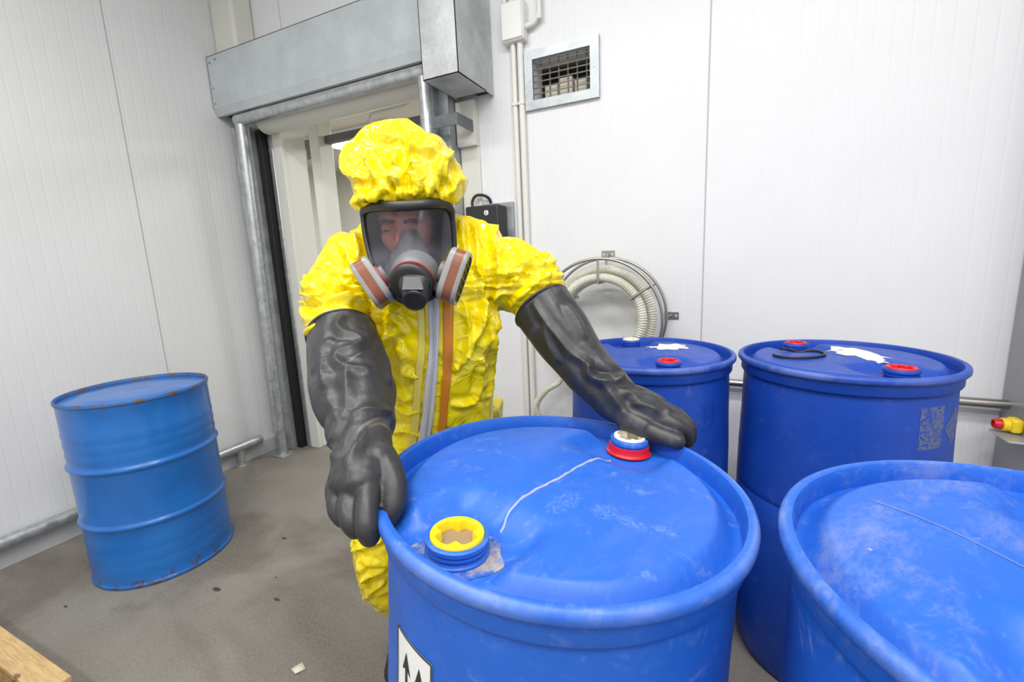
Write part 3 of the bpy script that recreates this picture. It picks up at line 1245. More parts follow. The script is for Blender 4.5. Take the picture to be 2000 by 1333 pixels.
# ------------------------------------------------------------------ electrics on the back wall
jb = thing('junction_box', (-1.03, YB, 2.62), 'white junction box above the vertical conduits', 'junction box')
MB().box(-1.095, -.965, YB - .06, YB, 2.535, 2.725).build('box_body', M['whiteplastic'], jb, bevel=.008)
MB().box(-1.088, -.972, YB - .068, YB - .06, 2.543, 2.717).build('box_lid', M['whiteplastic'], jb, bevel=.004)
for x, lab_, r in ((-1.045, 'left one of two cream conduits running down below the junction box', .015), (-1.005, 'right one of two cream conduits running down below the junction box', .017)):
    c_ = thing('conduit', (x, YB - .02, .2), lab_, 'conduit')
    MB().tube([(x, YB - .02, .14), (x, YB - .02, 2.535)], r, 16).build('pipe', M['conduit'], c_)
    for z in (2.235, 1.2):
        MB().box(x - .0185, x + .0185, YB - .04, YB, z - .008, z + .008).build('clip', M['conduit'], c_, bevel=.004)
for i, x in enumerate((-1.085, -1.047, -1.005)):
    c_ = MB().tube([(x, YB - .02, 2.725), (x, YB - .02, ZC)], .0125, 14).build('conduit', M['conduit'], origin=(x, YB - .02, 2.725))
    tag(c_, ('leftmost', 'middle', 'rightmost')[i] + ' of three cream conduits rising above the junction box', 'conduit')
bp = smooth_path([(-.965, YB - .03, 2.60), (-.925, YB - .03, 2.605), (-.895, YB - .03, 2.64), (-.888, YB - .03, 2.70), (-.888, YB - .03, ZC)], None, 6)
c_ = MB().tube(bp, .014, 14).build('conduit', M['conduit'], origin=(-.9, YB - .03, 2.6))
tag(c_, 'bent cream conduit curving out of the junction box side', 'conduit')

# vent
vg = thing('wall_vent', (-.785, YB, 2.34), 'grey framed rectangular air vent with wire grille, high on wall', 'vent')
fx0, fx1, fz0, fz1 = -.985, -.585, 2.195, 2.485
fr_ = MB()
for b in ((fx0, fx1, fz1 - .045, fz1), (fx0, fx1, fz0, fz0 + .045), (fx0, fx0 + .045, fz0 + .045, fz1 - .045), (fx1 - .045, fx1, fz0 + .045, fz1 - .045)):
    fr_.box(b[0], b[1], YB - .022, YB - .0005, b[2], b[3])
fo = fr_.build('frame', M['galv'], vg, smooth=False)
for x in (fx0 + .022, fx1 - .022):
    MB().lathe([(.006, 0), (.005, .003), (.0005, .004)], 12, (x, YB - .022, 2.34), (0, -1, 0)).build('screw', M['whiteplastic'], fo)
for i in range(7):
    z = VENT[2] + .014 + .030 * i
    MB().tube([(VENT[0] - .01, YB + .012, z), (VENT[1] + .01, YB + .012, z)], .0035, 8).build('grille_bar', M['steel'], vg)
for i in range(6):
    x = VENT[0] + .035 + .05 * i
    MB().tube([(x, YB + .030, VENT[2] - .005), (x, YB + .030, VENT[3] + .005)], .004, 8).build('grille_bar', M['darksteel'], vg)
dx = MB()
dx.box(VENT[0] - .02, VENT[1] + .02, YB + .30, YB + .32, VENT[2] - .02, VENT[3] + .02)
for i in range(4):
    dx.box(VENT[0] + .03 + .085 * i, VENT[0] + .10 + .085 * i, YB + .10, YB + .30, VENT[2], VENT[2] + .11 + .02 * (i % 2), 1)
dx.box(VENT[0] - .02, VENT[1] + .02, YB + .14, YB + .32, VENT[3] - .01, VENT[3] + .01)
dx.box(VENT[0] - .03, VENT[0] - .01, YB + .14, YB + .32, VENT[2] - .02, VENT[3] + .02)
dx.box(VENT[1] + .01, VENT[1] + .03, YB + .14, YB + .32, VENT[2] - .02, VENT[3] + .02)
dx.box(VENT[0] - .02, VENT[1] + .02, YB + .14, YB + .32, VENT[2] - .03, VENT[2] - .01)
dx.build('duct', [M['ductbrown'], M['ductbeige']], vg, smooth=False)

# black control box
cb = thing('control_box', (-1.22, 2.3, 1.6), 'black door control box with a key lock, right of the worker\'s hood', 'control box')
MB().box(-1.285, -1.085, 2.395, YB - .001, 1.39, 1.735).build('back_plate', M['galv'], cb, bevel=.002)
cv = MB().box(-1.33, -1.12, 2.28, 2.395, 1.41, 1.715).build('cover', M['black'], cb, bevel=.01, seg=3)
MB().box(-1.337, -1.32, 2.30, 2.39, 1.57, 1.69).build('hinge', M['black'], cv, bevel=.003)
lk = MB().lathe([(.014, 0), (.014, .003), (.011, .005), (.0005, .005)], 24, (-1.195, 2.281, 1.672), (0, -1, 0)).build('key_lock', M['whiteplastic'], cb)
MB().box(-1.197, -1.193, 2.2745, 2.2765, 1.665, 1.679).build('keyhole', M['black'], lk)
cp_ = smooth_path([(-1.32, 2.36, 1.70), (-1.325, 2.36, 1.75), (-1.30, 2.365, 1.783), (-1.26, 2.38, 1.783), (-1.235, 2.40, 1.765), (-1.23, 2.412, 1.74)], None, 6)
MB().tube(cp_, .0085, 12).build('cable', M['black'], cb)

# ------------------------------------------------------------------ hose rack and hose
HC = V((-.548, 2.25, 1.09))
hr = thing('hose_rack', (HC.x, YB, HC.z), 'round stainless steel hose rack mounted on the back wall', 'hose rack')
ro, ri = .305, .185


def arc(r, y, a0_, a1_, n=40, c=HC):
    return [(c.x + r * math.cos(math.radians(a0_ + (a1_ - a0_) * k / n)), y, c.z + r * math.sin(math.radians(a0_ + (a1_ - a0_) * k / n))) for k in range(n + 1)]


for y in (2.19, 2.37):
    MB().tube(arc(ro, y, 0, 360, 72)[:-1], .0075, 10, closed=True).build('hoop', M['steel'], hr)
for a in (90, 34, 146, 214, 270, 326):
    ca, sa = math.cos(math.radians(a)), math.sin(math.radians(a))
    sp = [(HC.x + ro * ca, 2.37, HC.z + ro * sa), (HC.x + ri * ca, 2.37, HC.z + ri * sa), (HC.x + ri * ca, 2.19, HC.z + ri * sa), (HC.x + ro * ca, 2.19, HC.z + ro * sa)]
    MB().tube([sp[0], sp[1]], .006, 8).tube([sp[1], sp[2]], .006, 8).tube([sp[2], sp[3]], .006, 8).build('spoke', M['steel'], hr)
for a in (90, 0, 180, 270):
    ca, sa = math.cos(math.radians(a)), math.sin(math.radians(a))
    x, z = HC.x + (ro + .02) * ca, HC.z + (ro + .02) * sa
    bk = MB().box(x - .035, x + .035, YB - .006, YB, z - .02, z + .02)
    bo_ = bk.build('wall_plate', M['steel'], hr, bevel=.002)
    for q in (-.022, .0, .022):
        MB().lathe([(.005, 0), (.0005, .001)], 10, (x + q, YB - .006, z), (0, -1, 0)).build('bolt', M['whiteplastic'], bo_)
    MB().tube([(HC.x + ro * ca, 2.37, HC.z + ro * sa), (x, YB - .004, z)], .006, 8).build('stay', M['steel'], hr)


def ribbed(pts, r, pitch=.012, amp=.0018, n=14):
    """corrugated hose along a path"""
    P = [V(p) for p in pts]
    L = [0]
    for a, b in zip(P, P[1:]):
        L.append(L[-1] + (b - a).length)
    tot = L[-1]
    m = int(tot / (pitch / 5))
    out, rad = [], []
    k = 0
    for i in range(m + 1):
        s_ = tot * i / m
        while k < len(L) - 2 and L[k + 1] < s_:
            k += 1
        u = (s_ - L[k]) / max(1e-9, L[k + 1] - L[k])
        out.append(P[k].lerp(P[k + 1], u))
        rad.append(r + amp * math.cos(2 * PI * s_ / pitch))
    return MB().tube(out, rad, n)


loops = []
for i, (rr_, y, dz, a0_, a1_) in enumerate(((.212, 2.215, .0, -25, 205), (.250, 2.275, -.004, -40, 200), (.226, 2.335, -.022, -60, 190))):
    loops += arc(rr_, y, *((a0_, a1_) if i % 2 == 0 else (a1_, a0_)), 30, HC + V((0, 0, dz)))
    if i < 2:
        e = V(loops[-1])
        sg = 1 if e.x > HC.x else -1
        loops += [tuple(e + V((-sg * .01, .015, -.16))), tuple(e + V((-sg * .13, .02, -.30))), tuple(e + V((-sg * .30, .03, -.30))), tuple(e + V((-sg * .40, .04, -.16)))]
hose_path = smooth_path(loops[::3] + [loops[-1]], None, 8)
ho = ribbed(hose_path, .0215).build('hose', M['hose'], origin=HC)
tag(ho, 'coiled cream corrugated hose hanging on the round wall rack', 'hose')
tail = smooth_path([HC + V((.20, .10, -.0)), HC + V((.235, .07, .06)), HC + V((.13, .04, .20)), HC + V((.02, .02, .255)), HC + V((-.12, .03, .215)), HC + V((-.225, .05, .08)), HC + V((-.24, .06, -.12)), HC + V((-.235, .06, -.26)), HC + V((-.25, .05, -.36)), HC + V((-.33, .04, -.42)), HC + V((-.40, .06, -.52)), HC + V((-.38, .08, -.62))], None, 10)
h2 = ribbed(tail, .017).build('hose', M['hose'], origin=HC)
tag(h2, 'thinner cream hose whose loose end dangles left of the back drums', 'hose')

# ------------------------------------------------------------------ cabinet at the right edge
mcab = thing('machine_cabinet', (1.3, 2.1, 0), 'grey sheet steel machine cabinet at the right edge by the back wall', 'cabinet')
cbx0, cby0 = 1.055, 2.19
MB().box(cbx0, 1.9, cby0, YB - .005, 0, 3.2).build('body', M['cabinet'], mcab, bevel=.006)
MB().box(cbx0 - .075, 1.5, cby0 - .03, cby0 + .11, .660, .668).build('shelf_plate', M['galvlight'], mcab, bevel=.002)
sw = MB().box(cbx0 - .036, cbx0, cby0 + .05, cby0 + .105, .672, .728).build('isolator_switch', M['yellowplastic'], mcab, bevel=.012, seg=3)
tag(sw, 'yellow isolator switch with red knob')
MB().lathe([(.025, 0), (.025, .018), (.023, .020), (.020, .020), (.020, .008)], 28, (cbx0 - .036, cby0 + .0775, .700), (-1, 0, 0)).build('switch_collar', M['yellowplastic'], sw)
MB().lathe([(.0195, 0), (.0195, .034), (.017, .038), (.013, .038), (.013, .028), (.0005, .028)], 28, (cbx0 - .040, cby0 + .0775, .700), (-1, 0, 0)).build('knob', M['red'], sw)

# ------------------------------------------------------------------ pallet and floor scrap
pl = thing('wooden_pallet', (-2.28, -.1, 0), 'pale wooden pallet on the floor in the bottom left corner', 'pallet')
px1, py1, pw, pd, pz = -1.885, .508, .82, 1.2, .128
for k in range(6):
    y1_ = py1 - k * (pd - .098) / 5
    MB().box(px1 - pw, px1, y1_ - (.078 if k == 0 else .092), y1_, pz - .02, pz).build('deck_board', M['wood'], pl, bevel=.003)
for i in range(3):
    x1_ = px1 - i * (pw - .1) / 2
    MB().box(x1_ - .1, x1_, py1 - pd + .006, py1 - .006, pz - .042, pz - .02).build('stringer', M['wood'], pl, bevel=.003)
    MB().box(x1_ - .1, x1_, py1 - pd + .006, py1 - .006, 0, .018).build('bottom_board', M['wood'], pl, bevel=.003)
    for j in range(3):
        y1_ = py1 - .006 - j * (pd - .132) / 2
        MB().box(x1_ - .098, x1_ - .002, y1_ - .118, y1_ - .002, .018, pz - .042).build('block', M['wood'], pl, bevel=.003)
scp = MB()
for (a, b, z) in ((0, 0, .003),):
    scp.add([(-1.345, .885, .002), (-1.31, .875, .006), (-1.295, .905, .003), (-1.325, .918, .008)], [(0, 1, 2, 3)])
so = scp.build('paper_scrap', M['ductbeige'], origin=(-1.32, .895, 0))
sol = so.modifiers.new('s', 'SOLIDIFY')
sol.thickness = .0015
tag(so, 'tiny brown scrap lying on the concrete left of the worker\'s boot', 'scrap')

# ------------------------------------------------------------------ the worker
FH = V((CAM_W.x, CAM_W.y, 0)).normalized()       # from the camera towards the worker
RH = V((FH.y, -FH.x, 0))                          # to the right in the picture


def G(x, r, z):
    """point x to the right, r ahead of the camera, z above the floor"""
    return RH * x + FH * r + V((0, 0, z))


person = thing('person', G(-.25, 1.42, 0), 'person in yellow hooded suit and full face respirator leaning over a drum', 'person')


def ell(c, a, b, n=40, p=2.0):
    out = []
    for j in range(n):
        t = 2 * PI * j / n
        ct, st = math.cos(t), math.sin(t)
        out.append(c + a * math.copysign(abs(ct) ** (2 / p), ct) + b * math.copysign(abs(st) ** (2 / p), st))
    return out


def torso_rings(grow):
    rows = [(803, 432, 60, 1.14, .06), (804, 450, 112, 1.13, .08), (808, 482, 160, 1.14, .085), (822, 535, 166, 1.115, .120), (842, 600, 142, 1.10, .130),
            (848, 650, 124, 1.11, .130), (851, 700, 108, 1.14, .125), (851, 770, 104, 1.18, .120), (851, 830, 106, 1.22, .120), (846, 900, 112, 1.26, .130), (838, 975, 118, 1.30, .135), (832, 1010, 90, 1.31, .10)]
    rs = []
    P = [K(r[0], r[1], r[3]) for r in rows]
    for i, (x, y, hw, d, th) in enumerate(rows):
        ax = (P[min(i + 1, len(P) - 1)] - P[max(i - 1, 0)]).normalized()
        side = (CAM_R - ax * CAM_R.dot(ax)).normalized()
        fwd = ax.cross(side).normalized()
        rs.append(ell(P[i], side * (hw * d / FPX + grow), fwd * (th + grow), 44, 2.3))
    return rs


SL_L = [(712, 518, 1.10, .085), (674, 552, 1.05, .078), (660, 602, 1.00, .070), (664, 636, .955, .056), (674, 690, .91, .048)]
SL_R = [(920, 525, 1.10, .088), (980, 540, 1.09, .088), (1030, 562, 1.07, .080), (1060, 602, 1.045, .054), (1085, 640, 1.02, .046)]
GL_L = [(668, 655, .935, .067), (676, 700, .89, .072), (691, 765, .82, .071), (704, 825, .76, .056), (710, 870, .715, .045)]
GL_R = [(1058, 600, 1.045, .068), (1092, 645, 1.015, .066), (1142, 712, .985, .056), (1192, 768, .955, .049), (1226, 798, .935, .041)]


def path(tab, scale=1.0, off=0.0):
    return smooth_path([K(*t[:3]) for t in tab], [t[3] * scale + off for t in tab], 6)


HIP = [G(-.345, 1.375, .90), G(-.155, 1.385, .90)]
KNEE = [G(-.455, 1.35, .50), G(-.10, 1.36, .52)]
ANK = [G(-.448, 1.475, .09), G(-.085, 1.48, .09)]

# head frame
HEADC = K(797, 452, 1.03)
HF = (-CAM_W * .95 - CAM_U * .30).normalized()
HR = CAM_R.copy()
HU = HF.cross(HR).normalized()
if HU.z < 0:
    HU = -HU


def HP(x, y, z):
    return HEADC + HR * x + HU * y + HF * z


# body: one continuous surface
bmb = MB()
bmb.rings([[p for p in r] for r in torso_rings(-.03)])
for tab in (SL_L, SL_R):
    P, R = path(tab, .52)
    bmb.tube(P, R, 20)
for tab in (GL_L, GL_R):
    P, R = path(tab, .62)
    bmb.tube(P, R, 20)
for s in (0, 1):
    P, R = smooth_path([HIP[s], KNEE[s], ANK[s]], [.085, .055, .04], 6)
    bmb.tube(P, R, 20)
bmb.tube([K(808, 470, 1.10), HP(0, -.05, -.03)], .055, 20)
prof = []
hs = []
for i in range(21):
    t = -PI / 2 + PI * i / 20
    yy = math.sin(t)
    w = .074 * math.cos(t) ** .8 if abs(math.cos(t)) > 1e-4 else .001
    w *= 1.0 - .22 * sst(.1, -1, yy)
    dpt = .094 * max(1e-3, math.cos(t)) ** .75
    hs.append(ell(HP(0, .118 * yy + .005, -.01), HR * max(w, .001), HF * max(dpt, .001), 32, 2.0))
bmb.rings(hs)
bme = remesh(bmb, .0045, 3)


def gauss(p, x, y, sx, sy):
    return math.exp(-((p[0] - x) / sx) ** 2 - ((p[1] - y) / sy) ** 2)


for v in bme.vertices:
    q = v.co - HEADC
    lx, ly, lz = q.dot(HR), q.dot(HU), q.dot(HF)
    if abs(lx) < .11 and -.13 < ly < .14 and lz > .02:
        p = (lx, ly)
        d = 0
        for s in (-1, 1):
            d -= .013 * gauss(p, s * .032, .012, .019, .012)      # sockets
            d += .010 * gauss(p, s * .030, .034, .026, .009)       # brow ridge
            d += .006 * gauss(p, s * .045, -.022, .018, .016)      # cheekbone
            d -= .004 * gauss(p, s * .05, -.055, .016, .02)
        d += .016 * gauss(p, 0, -.004, .010, .022) + .024 * gauss(p, 0, -.030, .013, .014)
        d += .008 * gauss(p, 0, -.062, .022, .006) + .007 * gauss(p, 0, -.075, .02, .006) - .006 * gauss(p, 0, -.0685, .022, .003)
        d += .010 * gauss(p, 0, -.098, .02, .014)
        v.co += HF * d
bme.update()
body = mesh_obj('body', bme, [M['skin']], person)
for s in (-1, 1):
    ec = HP(s * .031, .009, .0605)
    ey = MB().sphere(ec, .0125, 14)
    eo = ey.build('eye', [M['eyewhite'], M['iris']], body)
    look = (HF * .9 - HU * .42).normalized()
    for p in eo.data.polygons:
        if ((p.center + V(body['_o'])) - ec).normalized().dot(look) > .90:
            p.material_index = 1
    # upper and lower lids
    lid = MB()
    for (ya, yb) in ((-.02, 1.3), (-1.1, -.42)):
        vs, fs = [], []
        for i in range(9):
            for j in range(13):
                a = ya + (yb - ya) * i / 8
                b = -1.25 + 2.5 * j / 12
                vs.append(ec + (HF * math.cos(a) * math.cos(b) + HR * math.sin(b) * math.cos(a) + HU * math.sin(a)) * .0142)
        lid.add(vs, [(i * 13 + j, i * 13 + j + 1, i * 13 + j + 14, i * 13 + j + 13) for i in range(8) for j in range(12)])
    lo = lid.build('eyelid', M['skin'], body)
    bw = MB()
    bw.tube([HP(s * (.012 + .038 * k / 8), .0245 + .002 * math.sin(PI * k / 8), .0865 - .020 * (k / 8) ** 2) for k in range(9)], [(.002, .0042)] * 9, 8)
    bw.build('eyebrow', M['hair'], body)

# coverall -----------------------------------------------------------------
cmb = MB()
cmb.rings(torso_rings(0))
for tab in (SL_L, SL_R):
    P, R = path(tab)
    cmb.tube(P, R, 24)
for s in (0, 1):
    P, R = smooth_path([HIP[s] + V((0, 0, .05)), HIP[s] - V((0, 0, .12)), KNEE[s], KNEE[s] - V((0, 0, .14)) + FH * .04, ANK[s] + V((0, 0, .14)), ANK[s] + V((0, 0, .10))],
                       [.115, .112, .092, .100, .094, .074], 6)
    cmb.tube(P, R, 24)
cmb.tube([K(800, 465, 1.12), HP(0, -.08, -.07)], .058, 24)
cme = remesh(cmb, .0046, 5)


def ridge(p):
    return 1 - 2.4 * abs(noise.noise(p))


def crumple(q, sc):
    """sharp ridges between sunken facets"""
    d = noise.voronoi(q * sc)[0]
    return .5 - min(1.0, (d[1] - d[0]) * 1.5)


def suit_fold(co, n):
    w = V((noise.noise(co * 4), noise.noise(co * 4 + V((7, 3, 1))), noise.noise(co * 4 + V((1, 9, 4))))) * .05
    q = co + w
    tors = sst(1.40, 1.30, co.z) * sst(.75, .9, co.z)
    k = .38 * tors + (1 - tors)
    qa = V((q.x, q.y, q.z * k))
    h = .020 * crumple(qa, 6) + (.005 - .003 * tors) * crumple(qa + V((3, 3, 3)), 12) + .004 * ridge(qa * 4.5)
    return h


cme.update()
SUIT_LINES = [
    [(620, 520), (640, 530), (668, 548), (712, 572)], [(650, 474), (662, 500), (668, 524)], [(690, 452), (696, 480), (697, 505)], [(606, 583), (635, 580), (690, 590), (722, 612)],
    [(612, 602), (650, 592), (690, 592), (714, 604)], [(640, 577), (680, 560), (714, 590)], [(608, 655), (616, 648), (628, 640)], [(625, 540), (650, 560), (676, 566)],
    [(714, 570), (732, 605), (728, 645)], [(768, 592), (773, 620), (792, 648)], [(766, 600), (760, 640), (752, 700)], [(730, 640), (752, 662), (778, 650)],
    [1.3, (925, 445), (932, 480), (935, 525), (940, 590)], [1.3, (962, 448), (970, 495), (976, 530), (970, 590), (962, 640)], [(972, 500), (985, 484), (1000, 476)], [(976, 538), (1005, 532), (1036, 496)],
    [(985, 568), (1010, 544), (1036, 510)], [(1000, 592), (1020, 575), (1062, 542)], [(1058, 520), (1066, 545), (1064, 565)], [1.2, (964, 600), (958, 700), (950, 770)],
    [(1040, 500), (1060, 505), (1078, 520)], [(900, 440), (905, 480), (906, 520)], [1.2, (945, 590), (930, 650), (890, 715)], [(905, 590), (912, 650), (905, 700)], [(885, 785), (905, 788), (928, 775), (936, 700)],
    [(778, 792), (798, 802), (818, 800)], [(768, 745), (790, 772), (800, 776)], [(792, 716), (806, 728), (818, 732)], [(772, 842), (792, 836), (826, 850)], [(780, 680), (792, 700), (796, 740)],
    [(697, 1074), (715, 1068), (742, 1060)], [1.3, (694, 1140), (722, 1124), (748, 1116)], [(714, 1166), (732, 1150), (748, 1142)], [(703, 1096), (712, 1118), (722, 1150)], [(700, 1190), (720, 1186), (745, 1196)],
]
displace(cme, suit_fold, creases(cme, V((0, 0, 0)), SUIT_LINES, .0135, .0075))
cov = mesh_obj('coverall', cme, [M['suit']], person)
bvh = BVHTree.FromPolygons([v.co + V(cov['_o']) for v in cme.vertices], [tuple(p.vertices) for p in cme.polygons])


def on_suit(px, py, off):
    d = K(px, py, 1) - CAM_O
    h, nrm, i, dist = bvh.ray_cast(CAM_O, d.normalized())
    if h is None:
        return K(px, py, 1.1)
    if nrm.dot(d) > 0:
        nrm = -nrm
    return h + nrm * off


def strip(name, rows, mat, off=.004, nx=6, sub=6):
    """flat band sewn on the chest: rows of (left, right, y)"""
    L = smooth_path([V((r[0], r[2], 0)) for r in rows], None, sub)
    R = smooth_path([V((r[1], r[2], 0)) for r in rows], None, sub)
    mb = MB()
    vs = []
    for a, b in zip(L, R):
        for j in range(nx + 1):
            q = a.lerp(b, j / nx)
            vs.append(on_suit(q.x, q.y, off))
    # relax along the band so that it lies smooth
    W = nx + 1
    for it in range(3):
        nv = [v.copy() for v in vs]
        for i in range(1, len(L) - 1):
            for j in range(W):
                nv[i * W + j] = (vs[(i - 1) * W + j] + vs[(i + 1) * W + j] + vs[i * W + j] * 2) / 4
        vs = nv
    mb.add(vs, [(i * W + j, i * W + j + 1, (i + 1) * W + j + 1, (i + 1) * W + j) for i in range(len(L) - 1) for j in range(nx)])
    o = mb.build(name, mat, cov)
    s = o.modifiers.new('s', 'SOLIDIFY')
    s.thickness = .003
    s.offset = 0
    return o


zp = strip('zip_tape', [(835, 856, 560), (837, 857, 600), (839, 857, 660), (836, 855, 710), (830, 852, 760), (824, 846, 820), (812, 836, 880)], M['zip'])
tag(zp, 'silver grey zip tape')
zt_ = strip('zip_teeth', [(845, 848, 560), (847, 850, 600), (848, 851, 660), (845, 848, 710), (840, 843, 760), (834, 837, 820), (823, 826, 880)], M['zipteeth'], .0075, 2)
os_ = strip('orange_strip', [(866, 884, 575), (866, 884, 620), (866, 883, 680), (865, 881, 730), (861, 877, 770), (857, 872, 830), (850, 866, 880)], M['orange'])
tag(os_, 'orange adhesive strip beside the zip')
ft = strip('clear_tape', [(815, 829, 600), (818, 831, 660), (814, 829, 710), (809, 824, 760), (804, 819, 830), (796, 811, 880)], M['fadetape'], .003)
tag(ft, 'pale clear tape left of the zip')

# hood ---------------------------------------------------------------------
OUT = [(880, 404), (897, 396), (908, 374), (914, 352), (903, 335), (893, 318), (880, 298), (862, 273), (834, 262), (815, 248), (798, 239), (775, 239), (748, 243), (716, 252), (695, 276), (676, 292), (664, 325), (672, 338), (684, 352), (690, 378), (682, 396), (690, 408), (702, 412), (730, 404), (790, 400), (840, 399)]
HC0 = (790, 330)
hd_ = 1.0
angs = []
for x, y in OUT:
    angs.append((math.atan2(-(y - HC0[1]), x - HC0[0]), math.hypot(x - HC0[0], y - HC0[1])))
angs.sort()


def rout(a):
    a = math.atan2(math.sin(a), math.cos(a))
    ext = [(angs[-1][0] - 2 * PI, angs[-1][1])] + angs + [(angs[0][0] + 2 * PI, angs[0][1])]
    for (a0_, r0), (a1_, r1) in zip(ext, ext[1:]):
        if a0_ <= a <= a1_:
            return r0 + (r1 - r0) * (a - a0_) / (a1_ - a0_ + 1e-9)
    return 100


hmb = MB()
NA, NL = 220, 110
rs = []
for i in range(NL + 1):
    t = -PI / 2 + PI * i / NL
    ct, st = math.cos(t), math.sin(t)
    ring = []
    for j in range(NA):
        a = 2 * PI * j / NA
        k = abs(ct) ** (.5 if st < 0 else .75)
        # the outline relaxes to an even oval towards the front and the back
        r = (rout(a) * k ** .6 + (96 - 8 * math.sin(a)) * (1 - k ** .6)) * k
        dz = .135 * math.copysign(abs(st) ** .9, st)
        px = HC0[0] + r * math.cos(a)
        py = HC0[1] - r * math.sin(a)
        d = hd_ + dz
        # front gathers in towards the mask brow
        ring.append(K(HC0[0] + (px - HC0[0]) * (hd_ / d) ** .6, HC0[1] + (py - HC0[1]) * (hd_ / d) ** .6, d))
    rs.append(ring)
hmb.rings(rs, cap=False)
hood_obj = hmb.build('hood', M['suit'], person, angle=180)
hme = hood_obj.data
hO = V(hood_obj['_o'])


def hood_fold(co, n):
    c = co + hO
    lx = (c - HEADC).dot(CAM_R)
    lu = (c - HEADC).dot(CAM_U)
    w = V((noise.noise(c * 7), noise.noise(c * 7 + V((7, 3, 1))), noise.noise(c * 7 + V((1, 9, 4))))) * .03
    q = c + w
    h = .024 * crumple(q, 6.5) + .0035 * crumple(q + V((3, 8, 3)), 13)
    # gathers fanning up from the elastic above the mask
    g = sst(.10, .062, lu)
    h = h * (1 - .6 * g) + g * (.004 * math.cos(lx * 260 + 3 * noise.noise(c * 20)) + .003 * math.cos(lx * 520))
    edge = abs(n.dot(CAM_W))
    return (h - .003) * sst(.05, .75, edge)


HOOD_LINES = [
    [1.2, (706, 300), (728, 340), (746, 366), (728, 376)], [(716, 296), (722, 316), (728, 336)], [(742, 336), (760, 346), (782, 351)], [1.2, (786, 242), (800, 270), (804, 310), (802, 350)],
    [(802, 290), (840, 298), (878, 318), (898, 326)], [(816, 312), (822, 345), (816, 380)], [(668, 330), (690, 343), (708, 348)], [(690, 362), (718, 384), (746, 376)],
    [(862, 308), (852, 345), (836, 384)], [.6, (896, 352), (884, 368), (870, 390)], [(770, 296), (768, 325), (776, 350)], [(690, 396), (722, 386), (752, 392)], [(720, 256), (706, 280), (700, 305)], [(740, 250), (756, 262), (790, 262)], [(880, 298), (868, 322), (872, 350)]]
hme.update()
hm_ = creases(hme, hO, HOOD_LINES, .0135, .0075)
hm_ *= np.array([.35 + .65 * sst(.1, .7, abs(v.normal.dot(CAM_W))) for v in hme.vertices])
displace(hme, hood_fold, hm_)

# gloves -------------------------------------------------------------------
def glove_mesh(tab, fingers, palm, seed, folds, lines):
    mb = MB()
    P, R = path(tab)
    mb.tube(P, R, 32)
    for pts, rad in palm:
        mb.capsule([K(*p) for p in pts], rad, 20)
    for pts, rad in fingers:
        mb.capsule([K(*p) for p in pts], rad, 14)
    me = remesh(mb, .0026, 3)
    S = V((seed, seed * .7, -seed))
    A = [K(*t[:3]) for t in tab]
    axis = (A[-1] - A[0])
    L = axis.length
    axis.normalize()

    def fold(co, n):
        s_ = (co - A[0]).dot(axis) / L
        w = V((noise.noise(co * 9 + S), noise.noise(co * 9 + S * 2), noise.noise(co * 9 - S))) * .03
        q = co + w
        k = sst(1.12, .85, s_)
        h = (.004 * ridge(q * 4.5 + S) + .0016 * crumple(q + S, 9)) * (.1 + .9 * k)
        for pos, wd_, amp, dr in folds:
            u = s_ - pos - .16 * n.dot(dr) + .05 * noise.noise(co * 12 + S)
            h += .6 * amp * math.exp(-abs(u / wd_) ** 1.3)
        return h
    me.update()
    displace(me, fold, creases(me, V((0, 0, 0)), lines, .0060, .0075))
    return me


def cuff(tab, name_parent):
    P, R = path(tab)
    return P, R


palmL = [([(710, 862, .72), (712, 905, .685), (706, 935, .655)], [.044, .044, .038]),
         ([(690, 905, .685), (682, 938, .66)], [.034, .030]),
         ([(735, 900, .68), (748, 930, .665)], [.032, .026])]
fingL = [([(724, 935, .655), (717, 980, .618), (715, 1025, .598), (722, 1048, .601)], [.019, .0165, .0155, .0145]),
         ([(698, 940, .655), (681, 982, .628), (683, 1015, .613), (694, 1034, .613)], [.018, .0155, .0145, .0135]),
         ([(680, 935, .668), (660, 966, .650), (659, 994, .638), (668, 1012, .634)], [.017, .0150, .014, .013]),
         ([(670, 925, .685), (655, 945, .676), (652, 968, .668), (660, 986, .660)], [.016, .0135, .0125, .0115]),
         ([(750, 905, .675), (767, 940, .655), (768, 980, .640), (759, 1010, .632)], [.024, .0200, .0185, .0155])]
foldsL = [(.86, .05, -.008, V((.7, .2, .0)))]
linesL = [[1.2, (668, 620), (660, 635), (670, 650), (696, 660), (704, 670), (694, 680), (662, 690), (656, 702), (670, 714), (716, 722)], [(642, 668), (622, 690), (613, 722)], [(630, 690), (630, 720), (634, 752)],
          [(676, 722), (678, 770), (670, 812)], [(740, 680), (752, 710), (758, 745)], [1.3, (712, 848), (694, 876), (682, 905)], [(656, 842), (648, 868), (650, 892)], [(690, 806), (720, 800), (760, 806)], [(640, 770), (652, 800), (660, 826)], [-1.0, (700, 850), (684, 868), (672, 884)]]
palmR = [([(1222, 795, .935), (1262, 800, .915), (1290, 812, .90)], [.040, .034, .028]),
         ([(1240, 782, .94), (1280, 795, .925)], [.030, .026]),
         ([(1228, 815, .915), (1255, 832, .895)], [.030, .023])]
